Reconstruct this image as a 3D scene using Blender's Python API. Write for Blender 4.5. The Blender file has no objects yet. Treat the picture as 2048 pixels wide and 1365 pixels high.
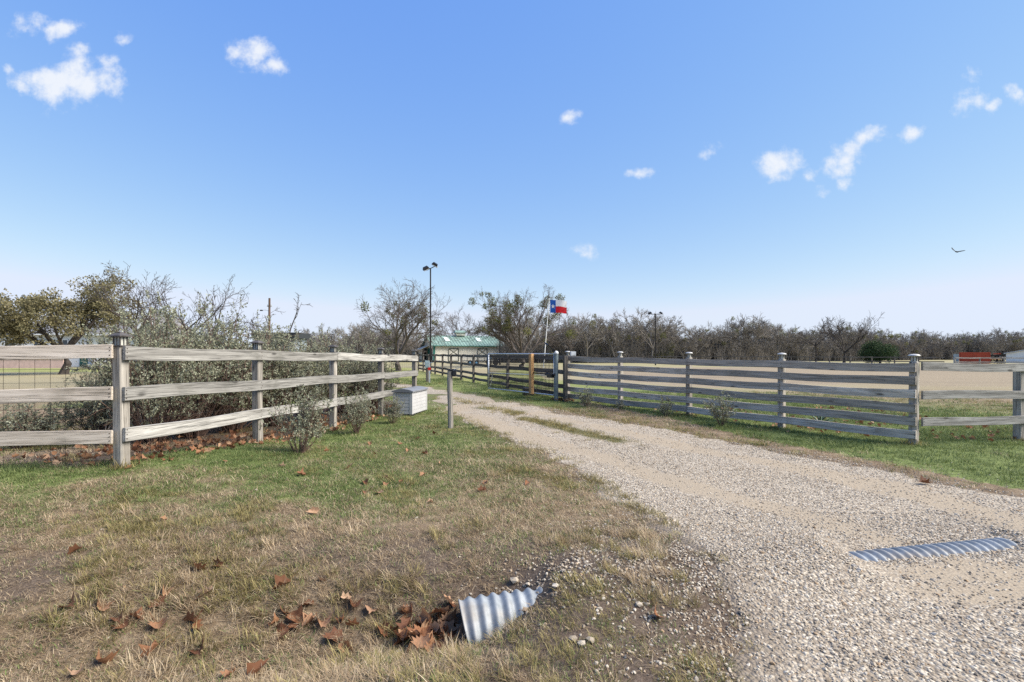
import bpy, math, random
import numpy as np
from mathutils import Vector, Matrix, Euler
from mathutils.geometry import delaunay_2d_cdt

# ---------------------------------------------------------------- camera, sky, sun, exposure
scene = bpy.context.scene
COL = scene.collection
CAM_H = 1.65
F = 1000.0            # focal length in pixels of the 2048-wide photograph
HOR = 708.0           # horizon row

cam_data = bpy.data.cameras.new('camera')
cam_data.sensor_width = 36.0
cam_data.lens = F / 2048.0 * 36.0
cam_data.shift_y = (HOR - 682.5) / 2048.0
cam_data.clip_start = 0.05
cam_data.clip_end = 6000.0
cam = bpy.data.objects.new('camera', cam_data)
cam.location = (0, 0, CAM_H)
cam.rotation_euler = (math.radians(90), 0, 0)
COL.objects.link(cam)
scene.camera = cam

SUN_EL = math.radians(43)
SUN_AZ = math.atan2(1.0, -0.18)      # measured from +Y towards +X
SUN_DIR = Vector((math.sin(SUN_AZ) * math.cos(SUN_EL), math.cos(SUN_AZ) * math.cos(SUN_EL), math.sin(SUN_EL)))
sun_data = bpy.data.lights.new('sun', 'SUN')
sun_data.energy = 4.4
sun_data.angle = math.radians(40)
sun_data.color = (1.0, 0.93, 0.83)
sun = bpy.data.objects.new('sun', sun_data)
sun.rotation_euler = (-SUN_DIR).to_track_quat('-Z', 'Y').to_euler()
COL.objects.link(sun)

scene.view_settings.view_transform = 'Standard'
scene.view_settings.look = 'None'
scene.view_settings.gamma = 1.0
scene.view_settings.exposure = 1.0
scene.view_settings.use_curve_mapping = False
scene.cycles.max_bounces = 4
scene.cycles.diffuse_bounces = 2
scene.cycles.transmission_bounces = 2
scene.cycles.adaptive_threshold = 0.01
scene.cycles.use_denoising = False

world = bpy.data.worlds.new('World')
scene.world = world
world.use_nodes = True
wn, wl = world.node_tree.nodes, world.node_tree.links
wn.clear()


def wmath(op, a, b=None, c=None):
    n = wn.new('ShaderNodeMath'); n.operation = op
    for i, v in enumerate((a, b, c)):
        if v is None: continue
        if isinstance(v, (int, float)): n.inputs[i].default_value = v
        else: wl.new(v, n.inputs[i])
    return n.outputs[0]


sky = wn.new('ShaderNodeTexSky')
sky.sky_type = 'NISHITA'
sky.sun_disc = False
sky.sun_elevation = SUN_EL
sky.sun_rotation = SUN_AZ
sky.altitude = 200
sky.air_density = 1.0
sky.dust_density = 0.1
sky.ozone_density = 2.0
hsv = wn.new('ShaderNodeHueSaturation')
hsv.inputs['Saturation'].default_value = 1.0
hsv.inputs['Value'].default_value = 1.0
# even out the clear sky from zenith to horizon
ssep = wn.new('ShaderNodeSeparateColor'); wl.new(sky.outputs[0], ssep.inputs[0])
scomb = wn.new('ShaderNodeCombineColor')
for i_, (a_, p_) in enumerate(((.765, .90), (.735, .62), (.93, .14))):
    v_ = wmath('POWER', wmath('MULTIPLY', ssep.outputs[i_], .22), p_)
    v_ = wmath('MULTIPLY', v_, a_ / .22)
    if i_ == 1: v_ = wmath('SMOOTH_MIN', v_, .84 / .22, .6)
    if i_ == 0: red_ = v_
    else: wl.new(v_, scomb.inputs[i_])
    if i_ == 1: wl.new(wmath('MINIMUM', red_, wmath('MULTIPLY', v_, .90)), scomb.inputs[0])
wl.new(scomb.outputs[0], hsv.inputs['Color'])
# clouds: small fair-weather puffs, each an ellipse of directions broken up by noise
tcw = wn.new('ShaderNodeTexCoord')
sep = wn.new('ShaderNodeSeparateXYZ')
wl.new(tcw.outputs['Generated'], sep.inputs[0])
ysafe = wmath('MAXIMUM', sep.outputs[1], 0.05)
cu = wmath('DIVIDE', sep.outputs[0], ysafe)
cv = wmath('DIVIDE', sep.outputs[2], ysafe)
comb = wn.new('ShaderNodeCombineXYZ')
wl.new(cu, comb.inputs[0]); wl.new(cv, comb.inputs[1])
# warp
wnz = wn.new('ShaderNodeTexNoise'); wnz.inputs['Scale'].default_value = 9.0; wnz.inputs['Detail'].default_value = 3.0
wl.new(comb.outputs[0], wnz.inputs['Vector'])
wsub = wn.new('ShaderNodeVectorMath'); wsub.operation = 'SUBTRACT'; wsub.inputs[1].default_value = (.5, .5, .5)
wl.new(wnz.outputs['Color'], wsub.inputs[0])
wsc = wn.new('ShaderNodeVectorMath'); wsc.operation = 'SCALE'; wsc.inputs['Scale'].default_value = 0.038
wl.new(wsub.outputs[0], wsc.inputs[0])
wadd = wn.new('ShaderNodeVectorMath'); wadd.operation = 'ADD'
wl.new(comb.outputs[0], wadd.inputs[0]); wl.new(wsc.outputs[0], wadd.inputs[1])
CLOUDS = [  # centre x, y, radius x, y (pixels of the photo), tilt, density
    (140, 165, 112, 56, .0, 1.0), (60, 48, 60, 28, .15, .62), (130, 58, 58, 30, -.2, .66), (155, 98, 34, 26, -.6, .5),
    (205, 140, 40, 34, .3, .6), (50, 172, 40, 22, -.2, .5),
    (505, 104, 56, 40, -.35, .9), (545, 132, 40, 26, -.3, .85), (475, 100, 34, 26, 0, .6),
    (1140, 236, 34, 20, .35, .62), (1278, 344, 42, 15, .2, .75), (1556, 334, 56, 38, 0, 1.0), (1608, 352, 26, 18, 0, .6),
    (1684, 318, 54, 40, .3, .86), (1742, 278, 48, 22, .2, .6), (1822, 266, 38, 24, .4, .62),
    (1935, 200, 46, 36, .3, .72), (1945, 142, 26, 24, .5, .5), (2034, 190, 30, 36, .3, .68), (1985, 216, 24, 22, .2, .52),
    (1645, 385, 20, 16, 0, .5), (1690, 372, 22, 22, .4, .5), (1420, 306, 34, 22, .5, .42), (240, 80, 30, 18, 0, .4),
    (1160, 505, 40, 22, .1, .36), (15, 132, 22, 14, 0, .5)]
acc = None
for (px, py, rx, ry, tilt, dens) in CLOUDS:
    mp = wn.new('ShaderNodeMapping'); mp.vector_type = 'TEXTURE'
    mp.inputs['Location'].default_value = ((px - 1024) / F, (HOR - py) / F, 0)
    mp.inputs['Rotation'].default_value = (0, 0, tilt)
    mp.inputs['Scale'].default_value = (rx / F * 1.45, ry / F * 1.45, 1)
    wl.new(wadd.outputs[0], mp.inputs[0])
    ln = wn.new('ShaderNodeVectorMath'); ln.operation = 'LENGTH'
    wl.new(mp.outputs[0], ln.inputs[0])
    mr = wn.new('ShaderNodeMapRange'); mr.interpolation_type = 'SMOOTHSTEP'
    mr.inputs['From Min'].default_value = 1.0; mr.inputs['From Max'].default_value = 0.0
    mr.inputs['To Min'].default_value = 0.0; mr.inputs['To Max'].default_value = dens if dens > .7 else dens + .10
    wl.new(ln.outputs['Value'], mr.inputs['Value'])
    acc = mr.outputs[0] if acc is None else wmath('MAXIMUM', acc, mr.outputs[0])
n1 = wn.new('ShaderNodeTexNoise'); n1.inputs['Scale'].default_value = 21.0; n1.inputs['Detail'].default_value = 9.0; n1.inputs['Roughness'].default_value = .58
wl.new(comb.outputs[0], n1.inputs['Vector'])
dsum = wmath('MULTIPLY_ADD', n1.outputs['Fac'], 2.2, -1.26)
dsum = wmath('ADD', dsum, acc)
gate_ = wn.new('ShaderNodeMapRange'); gate_.interpolation_type = 'SMOOTHSTEP'
gate_.inputs['From Min'].default_value = 0.0; gate_.inputs['From Max'].default_value = 0.18
wl.new(acc, gate_.inputs['Value'])
cm = wn.new('ShaderNodeMapRange'); cm.interpolation_type = 'SMOOTHSTEP'
cm.inputs['From Min'].default_value = 0.06; cm.inputs['From Max'].default_value = 0.86
wl.new(dsum, cm.inputs['Value'])
cmask = wmath('MULTIPLY', cm.outputs[0], gate_.outputs[0])
cmask = wmath('MULTIPLY', cmask, 0.92)
mixc = wn.new('ShaderNodeMix'); mixc.data_type = 'RGBA'
wl.new(cmask, mixc.inputs[0]); wl.new(hsv.outputs[0], mixc.inputs[6])
CLOUD_COL = mixc.inputs[7]
CLOUD_COL.default_value = (4.1, 4.25, 4.5, 1)
bg = wn.new('ShaderNodeBackground'); bg.inputs['Strength'].default_value = 0.1105
wl.new(mixc.outputs[2], bg.inputs['Color'])
wo = wn.new('ShaderNodeOutputWorld'); wl.new(bg.outputs[0], wo.inputs['Surface'])

# ---------------------------------------------------------------- helpers
rng = np.random.default_rng(7)
random.seed(7)


def vnoise(x, y, seed=0):
    x = np.asarray(x, float); y = np.asarray(y, float)
    ix = np.floor(x).astype(np.int64); iy = np.floor(y).astype(np.int64)
    fx = x - ix; fy = y - iy
    fx = fx * fx * (3 - 2 * fx); fy = fy * fy * (3 - 2 * fy)

    def h(a, b):
        n = (a * 374761393 + b * 668265263 + seed * 974634221) & 0xffffffff
        n = ((n ^ (n >> 13)) * 1274126177) & 0xffffffff
        n = n ^ (n >> 16)
        return (n & 0xffff) / 65535.0
    return (h(ix, iy) * (1 - fx) + h(ix + 1, iy) * fx) * (1 - fy) + (h(ix, iy + 1) * (1 - fx) + h(ix + 1, iy + 1) * fx) * fy


def fbm(x, y, seed=0, oct=4):
    s = 0; a = .5; t = 0
    for o in range(oct):
        s = s + a * vnoise(np.asarray(x) * 2 ** o + o * 17.3, np.asarray(y) * 2 ** o - o * 9.1, seed + o); t += a; a *= .5
    return s / t


def sstep(a, b, x):
    t = np.clip((np.asarray(x, float) - a) / (b - a), 0, 1)
    return t * t * (3 - 2 * t)


PIPE_A = np.array((-0.30, 3.40)); PIPE_S = 0.205      # culvert axis: y = 3.40 + .205 (x + .30)


def pipe_y(x):
    return PIPE_A[1] + PIPE_S * (np.asarray(x, float) - PIPE_A[0])


def G(x, y):
    """ground height"""
    x = np.asarray(x, float); y = np.asarray(y, float)
    g = 0.31 * np.exp(-((x + 5.4) ** 2 / 9.0 + (y - 6.2) ** 2 / 7.0))
    g = g - 0.06 * np.exp(-((x - 8.5) ** 2 / 16 + (y - 9) ** 2 / 16)) + 0.05 * sstep(12, 18, y) * sstep(30, 20, y)
    yp = pipe_y(np.minimum(x, 0.5)) - 0.1 * sstep(0, -4, x)
    wid = 0.40 + 0.35 * sstep(-.3, -2.5, x)
    wid = wid + .12 * (y < yp)
    g = g - (0.30 - .07 * sstep(-1, -5, x)) * sstep(0.36, -0.36, x) * np.exp(-((y - yp) / wid) ** 2)
    py = pipe_y(x)
    g = g + 0.09 * np.exp(-((y - py) / .55) ** 2) * sstep(.1, .5, x) * sstep(2.85, 2.45, x)
    g = g + 0.08 * np.exp(-((y - py) / .55) ** 2) * sstep(4.2, 4.5, x) * sstep(8, 6, x)
    near = sstep(60, 25, np.hypot(x, y))
    return g + near * (0.05 * (fbm(x * .5, y * .5, 3, 2) - .5) + 0.02 * (fbm(x * 2.2, y * 2.2, 5, 2) - .5))


def g1(x, y):
    return float(G(x, y))


def gp(px, py):
    """ground point seen at a photo pixel"""
    Z = CAM_H * F / max(py - HOR, 1)
    for _ in range(12):
        X = (px - 1024) / F * Z
        Z = (CAM_H - g1(X, Z)) * F / max(py - HOR, 1)
    return ((px - 1024) / F * Z, Z)


def at(px, py, Z):
    return Vector(((px - 1024) / F * Z, Z, CAM_H - (py - HOR) / F * Z))


class MB:
    def __init__(self):
        self.v = []; self.f = []; self.m = []; self.c = None

    def add(self, verts, faces, mi=0):
        o = len(self.v)
        self.v.extend([tuple(p) for p in verts])
        self.f.extend([tuple(i + o for i in f) for f in faces])
        self.m.extend([mi] * len(faces))

    def box(self, c, s, rot=None, mi=0, taper=1.0):
        hx, hy, hz = s[0] / 2, s[1] / 2, s[2] / 2
        vs = []
        for z in (-1, 1):
            k = taper if z > 0 else 1
            for x, y in ((-1, -1), (1, -1), (1, 1), (-1, 1)):
                vs.append(Vector((x * hx * k, y * hy * k, z * hz)))
        if rot is not None: vs = [rot @ p for p in vs]
        c = Vector(c)
        self.add([p + c for p in vs], [(3, 2, 1, 0), (4, 5, 6, 7), (0, 1, 5, 4), (1, 2, 6, 5), (2, 3, 7, 6), (3, 0, 4, 7)], mi)

    def tube(self, pts, rad, n=6, mi=0, caps=True):
        pts = [Vector(p) for p in pts]
        if isinstance(rad, (int, float)): rad = [rad] * len(pts)
        vs = []; fs = []
        up = Vector((0, 0, 1))
        for i, p in enumerate(pts):
            d = (pts[min(i + 1, len(pts) - 1)] - pts[max(i - 1, 0)])
            if d.length < 1e-9: d = Vector((0, 0, 1))
            d.normalize()
            a = d.cross(up)
            if a.length < .05: a = d.cross(Vector((1, 0, 0)))
            a.normalize(); b = d.cross(a)
            for k in range(n):
                t = 2 * math.pi * k / n
                vs.append(p + (a * math.cos(t) + b * math.sin(t)) * rad[i])
        for i in range(len(pts) - 1):
            for k in range(n):
                k2 = (k + 1) % n
                fs.append((i * n + k, i * n + k2, (i + 1) * n + k2, (i + 1) * n + k))
        if caps:
            fs.append(tuple(range(n))[::-1]); fs.append(tuple((len(pts) - 1) * n + k for k in range(n)))
        self.add(vs, fs, mi)

    def lathe(self, prof, n=16, c=(0, 0, 0), mi=0):
        vs = []; fs = []
        for r, z in prof:
            for k in range(n):
                t = 2 * math.pi * k / n
                vs.append((c[0] + r * math.cos(t), c[1] + r * math.sin(t), c[2] + z))
        for i in range(len(prof) - 1):
            for k in range(n):
                k2 = (k + 1) % n
                fs.append((i * n + k, i * n + k2, (i + 1) * n + k2, (i + 1) * n + k))
        fs.append(tuple(range(n))[::-1]); fs.append(tuple((len(prof) - 1) * n + k for k in range(n)))
        self.add(vs, fs, mi)

    def mesh(self, name, mats, smooth=False):
        me = bpy.data.meshes.new(name)
        me.from_pydata(self.v, [], self.f)
        for m in (mats if isinstance(mats, (list, tuple)) else [mats]): me.materials.append(m)
        if self.m and max(self.m) > 0: me.polygons.foreach_set('material_index', self.m)
        if smooth: me.polygons.foreach_set('use_smooth', [True] * len(me.polygons))
        me.update()
        return me

    def build(self, name, mats, parent=None, loc=(0, 0, 0), rot=None, smooth=False):
        return link(name, self.mesh(name, mats, smooth), parent, loc, rot)


def link(name, me, parent=None, loc=(0, 0, 0), rot=None):
    o = bpy.data.objects.new(name, me)
    COL.objects.link(o)
    if parent is not None: o.parent = parent
    o.location = loc
    if rot is not None: o.rotation_euler = rot if not isinstance(rot, Matrix) else rot.to_euler()
    return o


def thing(name, label, cat, loc=(0, 0, 0), rz=0, group=None):
    o = bpy.data.objects.new(name, None)
    o.empty_display_size = .2
    COL.objects.link(o)
    o.location = loc; o.rotation_euler = (0, 0, rz)
    return tag(o, label, cat, group)


def tag(o, label=None, cat=None, group=None, kind=None):
    if label: o['label'] = label
    if cat: o['category'] = cat
    if group: o['group'] = group
    if kind: o['kind'] = kind
    return o


def copy_tree(o, parent=None):
    c = o.copy(); COL.objects.link(c); c.parent = parent
    for ch in o.children: copy_tree(ch, c)
    return c


def mesh_np(name, V, Fq, mat, col=None, smooth=False):
    """V (n,3), Fq (m,k) constant-size faces"""
    me = bpy.data.meshes.new(name)
    V = np.asarray(V, np.float32); Fq = np.asarray(Fq, np.int32)
    me.vertices.add(len(V)); me.vertices.foreach_set('co', V.ravel())
    k = Fq.shape[1]
    me.loops.add(Fq.size); me.loops.foreach_set('vertex_index', Fq.ravel())
    me.polygons.add(len(Fq))
    me.polygons.foreach_set('loop_start', np.arange(0, Fq.size, k, dtype=np.int32))
    if smooth: me.polygons.foreach_set('use_smooth', np.ones(len(Fq), bool))
    me.update(calc_edges=True); me.validate()
    me.materials.append(mat)
    if col is not None:
        a = me.attributes.new('tint', 'FLOAT_COLOR', 'POINT')
        c4 = np.ones((len(V), 4), np.float32); c4[:, :col.shape[1]] = col
        a.data.foreach_set('color', c4.ravel())
    return me


# ---------------------------------------------------------------- materials
class NT:
    def __init__(self, name):
        self.mat = bpy.data.materials.new(name); self.mat.use_nodes = True
        self.n = self.mat.node_tree.nodes; self.l = self.mat.node_tree.links
        self.n.clear()
        self.out = self.n.new('ShaderNodeOutputMaterial')
        self.b = self.n.new('ShaderNodeBsdfPrincipled')
        self.l.new(self.b.outputs[0], self.out.inputs[0])
        self.b.inputs['Roughness'].default_value = .85
        self.b.inputs['Specular IOR Level'].default_value = .25

    def set(self, sock, v):
        if hasattr(v, 'is_output'): self.l.new(v, sock)
        elif isinstance(v, (tuple, list)): sock.default_value = (*v, 1) if (len(v) == 3 and sock.type == 'RGBA') else v
        else: sock.default_value = v

    def coord(self, kind='Object', scale=(1, 1, 1), rand=False):
        tc = self.n.new('ShaderNodeTexCoord'); v = tc.outputs[kind]
        if rand:
            oi = self.n.new('ShaderNodeObjectInfo')
            m = self.n.new('ShaderNodeVectorMath'); m.operation = 'SCALE'; m.inputs[0].default_value = (37, 53, 71)
            self.l.new(oi.outputs['Random'], m.inputs['Scale'])
            a = self.n.new('ShaderNodeVectorMath'); self.l.new(v, a.inputs[0]); self.l.new(m.outputs[0], a.inputs[1]); v = a.outputs[0]
        m = self.n.new('ShaderNodeVectorMath'); m.operation = 'MULTIPLY'; m.inputs[1].default_value = scale
        self.l.new(v, m.inputs[0])
        return m.outputs[0]

    def noise(self, vec, scale, detail=4, rough=.55, dist=0.0, out='Fac'):
        t = self.n.new('ShaderNodeTexNoise'); t.inputs['Scale'].default_value = scale
        t.inputs['Detail'].default_value = detail; t.inputs['Roughness'].default_value = rough; t.inputs['Distortion'].default_value = dist
        self.l.new(vec, t.inputs['Vector']); return t.outputs[out]

    def voronoi(self, vec, scale, out='Distance', feature='F1', rand=1.0):
        t = self.n.new('ShaderNodeTexVoronoi'); t.feature = feature; t.inputs['Scale'].default_value = scale
        t.inputs['Randomness'].default_value = rand
        self.l.new(vec, t.inputs['Vector']); return t.outputs[out]

    def ramp(self, fac, stops):
        r = self.n.new('ShaderNodeValToRGB'); e = r.color_ramp.elements
        while len(e) < len(stops): e.new(.5)
        for i, (p, c) in enumerate(stops): e[i].position = p; e[i].color = (*c, 1) if len(c) == 3 else c
        self.set(r.inputs[0], fac); return r.outputs[0]

    def mix(self, fac, a, b, blend='MIX'):
        m = self.n.new('ShaderNodeMix'); m.data_type = 'RGBA'; m.blend_type = blend; m.clamp_factor = True
        self.set(m.inputs[0], fac); self.set(m.inputs[6], a); self.set(m.inputs[7], b); return m.outputs[2]

    def math(self, op, a, b=0.0, c=0.0, clamp=False):
        m = self.n.new('ShaderNodeMath'); m.operation = op; m.use_clamp = clamp
        self.set(m.inputs[0], a); self.set(m.inputs[1], b); self.set(m.inputs[2], c); return m.outputs[0]

    def mapr(self, v, a, b, c=0.0, d=1.0):
        m = self.n.new('ShaderNodeMapRange'); m.interpolation_type = 'SMOOTHSTEP'
        self.set(m.inputs['Value'], v)
        for k, x in (('From Min', a), ('From Max', b), ('To Min', c), ('To Max', d)): m.inputs[k].default_value = x
        return m.outputs[0]

    def attr(self, name, out='Fac'):
        a = self.n.new('ShaderNodeAttribute'); a.attribute_name = name; return a.outputs[out]

    def random(self):
        return self.n.new('ShaderNodeObjectInfo').outputs['Random']

    def bump(self, h, strength=.4, dist=.01, normal=None):
        b = self.n.new('ShaderNodeBump'); b.inputs['Strength'].default_value = strength; b.inputs['Distance'].default_value = dist
        self.set(b.inputs['Height'], h)
        if normal is not None: self.l.new(normal, b.inputs['Normal'])
        self.l.new(b.outputs[0], self.b.inputs['Normal']); return b.outputs[0]

    def color(self, c): self.set(self.b.inputs['Base Color'], c)


def plain(name, c, rough=.7, metal=0.0, var=.25, scale=6.0, bump=0.0, spec=.25):
    t = NT(name)
    v = t.coord('Object', rand=True)
    n = t.noise(v, scale, 5)
    lo = tuple(x * (1 - var) for x in c); hi = tuple(min(1, x * (1 + var)) for x in c)
    t.color(t.ramp(n, [(.3, lo), (.7, hi)]))
    t.b.inputs['Roughness'].default_value = rough; t.b.inputs['Metallic'].default_value = metal
    t.b.inputs['Specular IOR Level'].default_value = spec
    if bump: t.bump(n, bump, .01)
    return t.mat


def wood(name, axis, dark, mid, light, bump=.5):
    t = NT(name)
    sc = [16, 16, 16]; sc[axis] = .9
    sf = [95, 95, 95]; sf[axis] = 1.6
    v = t.coord('Object', (1, 1, 1), rand=True)
    vd = t.n.new('ShaderNodeVectorMath'); vd.operation = 'MULTIPLY'; vd.inputs[1].default_value = sc; t.l.new(v, vd.inputs[0])
    vf = t.n.new('ShaderNodeVectorMath'); vf.operation = 'MULTIPLY'; vf.inputs[1].default_value = sf; t.l.new(v, vf.inputs[0])
    a = t.noise(vd.outputs[0], 1.0, 6, .6, .6)
    g = t.noise(vf.outputs[0], 1.0, 4, .6)
    base = t.ramp(a, [(.28, dark), (.47, mid), (.68, light)])
    rnd = t.random()
    tone = t.math('MULTIPLY_ADD', rnd, .55, .72)
    tc = t.n.new('ShaderNodeCombineColor')
    for i in range(3): t.l.new(tone, tc.inputs[i])
    base = t.mix(1.0, base, tc.outputs[0], 'MULTIPLY')
    crack = t.mapr(g, .37, .47)
    base = t.mix(t.math('MULTIPLY', t.math('SUBTRACT', 1.0, crack), .7), base, tuple(x * .35 for x in dark))
    # knots and damp blotches
    kv = [5.5, 5.5, 5.5]; kv[axis] = 1.7
    vk = t.n.new('ShaderNodeVectorMath'); vk.operation = 'MULTIPLY'; vk.inputs[1].default_value = kv; t.l.new(v, vk.inputs[0])
    kd = t.voronoi(vk.outputs[0], 1.0)
    base = t.mix(t.math('MULTIPLY', t.mapr(kd, .17, .06), .85), base, tuple(x * .35 for x in dark))
    bl = t.noise(v, 2.3, 3)
    base = t.mix(t.mapr(bl, .55, .75, 0, .45), base, tuple(x * .8 for x in (dark[0], dark[1] * 1.04, dark[2] * .98)))
    t.color(base)
    h = t.math('ADD', t.math('MULTIPLY', a, .6), crack)
    t.bump(h, bump, .006)
    t.b.inputs['Roughness'].default_value = .9
    return t.mat


def leafy(name, c1, c2, c3, trans=.25, use_tint=True, scale=9.0):
    t = NT(name)
    if use_tint:
        f = t.attr('tint')
    else:
        f = t.noise(t.coord('Object'), scale, 2)
    col = t.ramp(f, [(.0, c1), (.5, c2), (1.0, c3)])
    t.color(col)
    t.b.inputs['Roughness'].default_value = .75
    tr = t.n.new('ShaderNodeBsdfTranslucent'); t.set(tr.inputs[0], col)
    ms = t.n.new('ShaderNodeMixShader'); ms.inputs[0].default_value = trans
    t.l.new(t.b.outputs[0], ms.inputs[1]); t.l.new(tr.outputs[0], ms.inputs[2]); t.l.new(ms.outputs[0], t.out.inputs[0])
    return t.mat


WOOD_X = wood('weathered_board', 0, (.13, .122, .108), (.265, .253, .23), (.41, .395, .36))
WOOD_X_LIFT = wood('shade_lifted_board', 0, (.24, .203, .162), (.43, .372, .305), (.58, .515, .44))  # paler, warmer board colour, raised to offset the shade on the six-rail fence
WOOD_Z = wood('weathered_post', 2, (.125, .11, .093), (.27, .245, .21), (.41, .38, .33))
WOOD_FAR = wood('brown_weathered_board', 0, (.055, .046, .04), (.12, .105, .092), (.20, .18, .16))
WOOD_FARZ = wood('brown_weathered_post', 2, (.055, .046, .04), (.12, .105, .092), (.20, .18, .16))
WOOD_NEW = wood('new_timber', 2, (.26, .14, .06), (.40, .235, .105), (.50, .31, .15), .2)

# ---------------------------------------------------------------- ground and driveway
DRIVE_L = [gp(*p) for p in [(1452, 1365), (1432, 1250), (1404, 1160), (1370, 1098), (1300, 1054), (1230, 1014), (1180, 978), (1130, 945),
                            (1080, 915), (1000, 880), (960, 862), (905, 840), (870, 822), (858, 803), (850, 790)]] + [(-5.8, 24.0), (-16, 26.5)]
DRIVE_R = [(-16, 33), (-7.5, 29.5)] + [gp(*p) for p in [(870, 774), (926, 784), (977, 792), (1017, 801), (1129, 821), (1200, 836), (1348, 860), (1555, 899),
                                                     (1688, 922), (1820, 948), (1914, 972), (2048, 997)]] + [(8.5, 4.6), (14, 3.6), (14, -3), (.75, -3), (.85, 1.2)]
DRIVE = DRIVE_L + DRIVE_R


def poly_sdf(poly, x, y):
    x = np.asarray(x, float); y = np.asarray(y, float)
    d = np.full(x.shape, 1e9); ins = np.zeros(x.shape, bool)
    n = len(poly)
    for i in range(n):
        ax, ay = poly[i]; bx, by = poly[(i + 1) % n]
        ex, ey = bx - ax, by - ay
        t = np.clip(((x - ax) * ex + (y - ay) * ey) / (ex * ex + ey * ey + 1e-12), 0, 1)
        d = np.minimum(d, np.hypot(x - ax - t * ex, y - ay - t * ey))
        c = ((ay > y) != (by > y)) & (x < ex * (y - ay) / (ey if abs(ey) > 1e-12 else 1e-12) + ax)
        ins ^= c
    return np.where(ins, -d, d)


FL0 = np.array((-4.69, 6.01)); FLD = np.array((.409, 2.404))        # left fence: corner post and step per post
FR0 = np.array((7.53, 9.38)); FRD = np.array((-1.40, 1.99))         # right fence
R4 = FR0 + 4 * FRD
DF0 = np.array((1.80, 16.9)); DFD = np.array((-1.0, 2.93))          # inner fence along the drive


def side(p, d, x, y):
    """signed distance, positive to the left of direction d"""
    d = d / np.hypot(*d)
    return (x - p[0]) * (-d[1]) + (y - p[1]) * d[0]


def masks(x, y):
    """green, bare, arena in 0..1"""
    x = np.asarray(x, float); y = np.asarray(y, float)
    sd = poly_sdf(DRIVE, x, y)
    patch = fbm(x * .7, y * .7, 11, 4); fine = fbm(x * 2.6, y * 2.6, 23, 3)
    lf = -side(FL0, FLD, x, y)               # >0 on the drive side of the left fence
    rf = side(FR0, FRD, x, y)                # >0 on the drive side of the right fence
    lft = side((-4.69, 6.01), (-1.23, -.23), x, y)   # <0 behind the roadside fence
    lawn = (rf > 0) & (lf > 0)
    # lawn in front of / beside the left fence
    green = .54 * sstep(3.3, 5.9, y + .12 * x + 2.6 * (patch - .5) + 1.2 * (fine - .5)) * sstep(1.6, -3.0, x - .18 * (y - 5)) + .09
    green = green + .22 * sstep(-2.0, -5.0, x) * sstep(4.0, 5.2, y)
    bare = .16 + .50 * sstep(.40, .62, fbm(x * 1.1 + 3, y * 1.1, 71, 4)) * sstep(5.2, 4.0, y) + .30 * np.exp(-((x - .1) / 1.5) ** 2 - ((y - 4.2) / .5) ** 2) + .55 * sstep(1.2, .1, sd) * sstep(5.5, 3.5, y) * sstep(-.6, .6, x) + .25 * sstep(.5, 0, sd)
    # under the hedge
    hedge = sstep(.15, .5, -lf) * sstep(3.8, 2.6, -lf) * sstep(5.5, 6.5, y) * sstep(19, 16, y)
    green = green * (1 - hedge); bare = bare + .6 * hedge
    # land behind the left fences
    back = sstep(3.0, 4.2, -lf)
    green = np.where(lf < 0, green * (1 - back) + back * .22 * sstep(.4, .6, patch), green)
    yard = sstep(44, 47, y) * sstep(58, 56, y) * sstep(-12, -20, x)
    green = green + yard * .8
    # verge by the right fence
    vr = (sd > 0) & (x > -1) & (rf > -1.2) & (y < 60) & (x > (y - 24) * -.35)
    vg = .98 * sstep(.05, .5, sd) * (1 - .55 * sstep(7.5, 10, x) * sstep(9.2, 8.2, y))
    green = np.where(vr, vg, green); bare = np.where(vr, .25 * sstep(.45, .1, sd), bare)
    inner = (sd > 0) & (y > 15) & (x > -14) & (x < 2.2)
    green = np.where(inner & (side(DF0, DFD, x, y) > -.3), .8, green)
    # paddock behind the right fence
    pad = (rf < 0) | ((side(DF0, DFD, x, y) < -.3) & (y > 16.5))
    dist = -rf
    pg = .88 * sstep(12, 3, dist + 5 * (patch - .5)) + .2 * sstep(45, 70, y)
    green = np.where(pad & ~inner, pg + .12, green)
    bare = np.where(pad, .1, bare)
    arena = np.where(pad, sstep(20, 32, y + 9 * (patch - .5)) * sstep(66, 56, y) * sstep(1.5, 9, x - .1 * (y - 20)), 0)
    green = np.clip(green * (.55 + .9 * patch) * (.7 + .6 * fine), 0, 1)
    return green, np.clip(bare * (.6 + .8 * fine), 0, 1), np.clip(arena, 0, 1), sd


def axis_vals(spans):
    out = []
    for a, b, step in spans: out.extend(np.arange(a, b - 1e-6, step))
    return out


gx = [-3000, -1600, -800, -400, -220, -130, -85, -60, -45, -34, -27, -22, -18, -15, -12.5, -11, -10] + axis_vals([(-9.4, 11, .115)]) + \
     [11.2, 11.8, 12.6, 13.6, 15, 17, 19.5, 22.5, 26, 30, 36, 44, 54, 66, 82, 105, 140, 200, 300, 500, 900, 1700, 3000]
gy = [-400, -100, -30, -10, -5, -2, 0, 1, 1.5] + axis_vals([(1.8, 12, .095), (12, 20, .2), (20, 32, .5), (32, 80, 2)]) + \
     [80, 90, 105, 125, 150, 190, 250, 350, 500, 800, 1400, 3000]
XX, YY = np.meshgrid(np.array(gx, float), np.array(gy, float))
nx, ny = len(gx), len(gy)
V = np.stack([XX.ravel(), YY.ravel(), G(XX, YY).ravel()], 1)
idx = np.arange(nx * ny).reshape(ny, nx)
FQ = np.stack([idx[:-1, :-1].ravel(), idx[:-1, 1:].ravel(), idx[1:, 1:].ravel(), idx[1:, :-1].ravel()], 1)
gm, bm_, am, sdm = masks(V[:, 0], V[:, 1])

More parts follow.
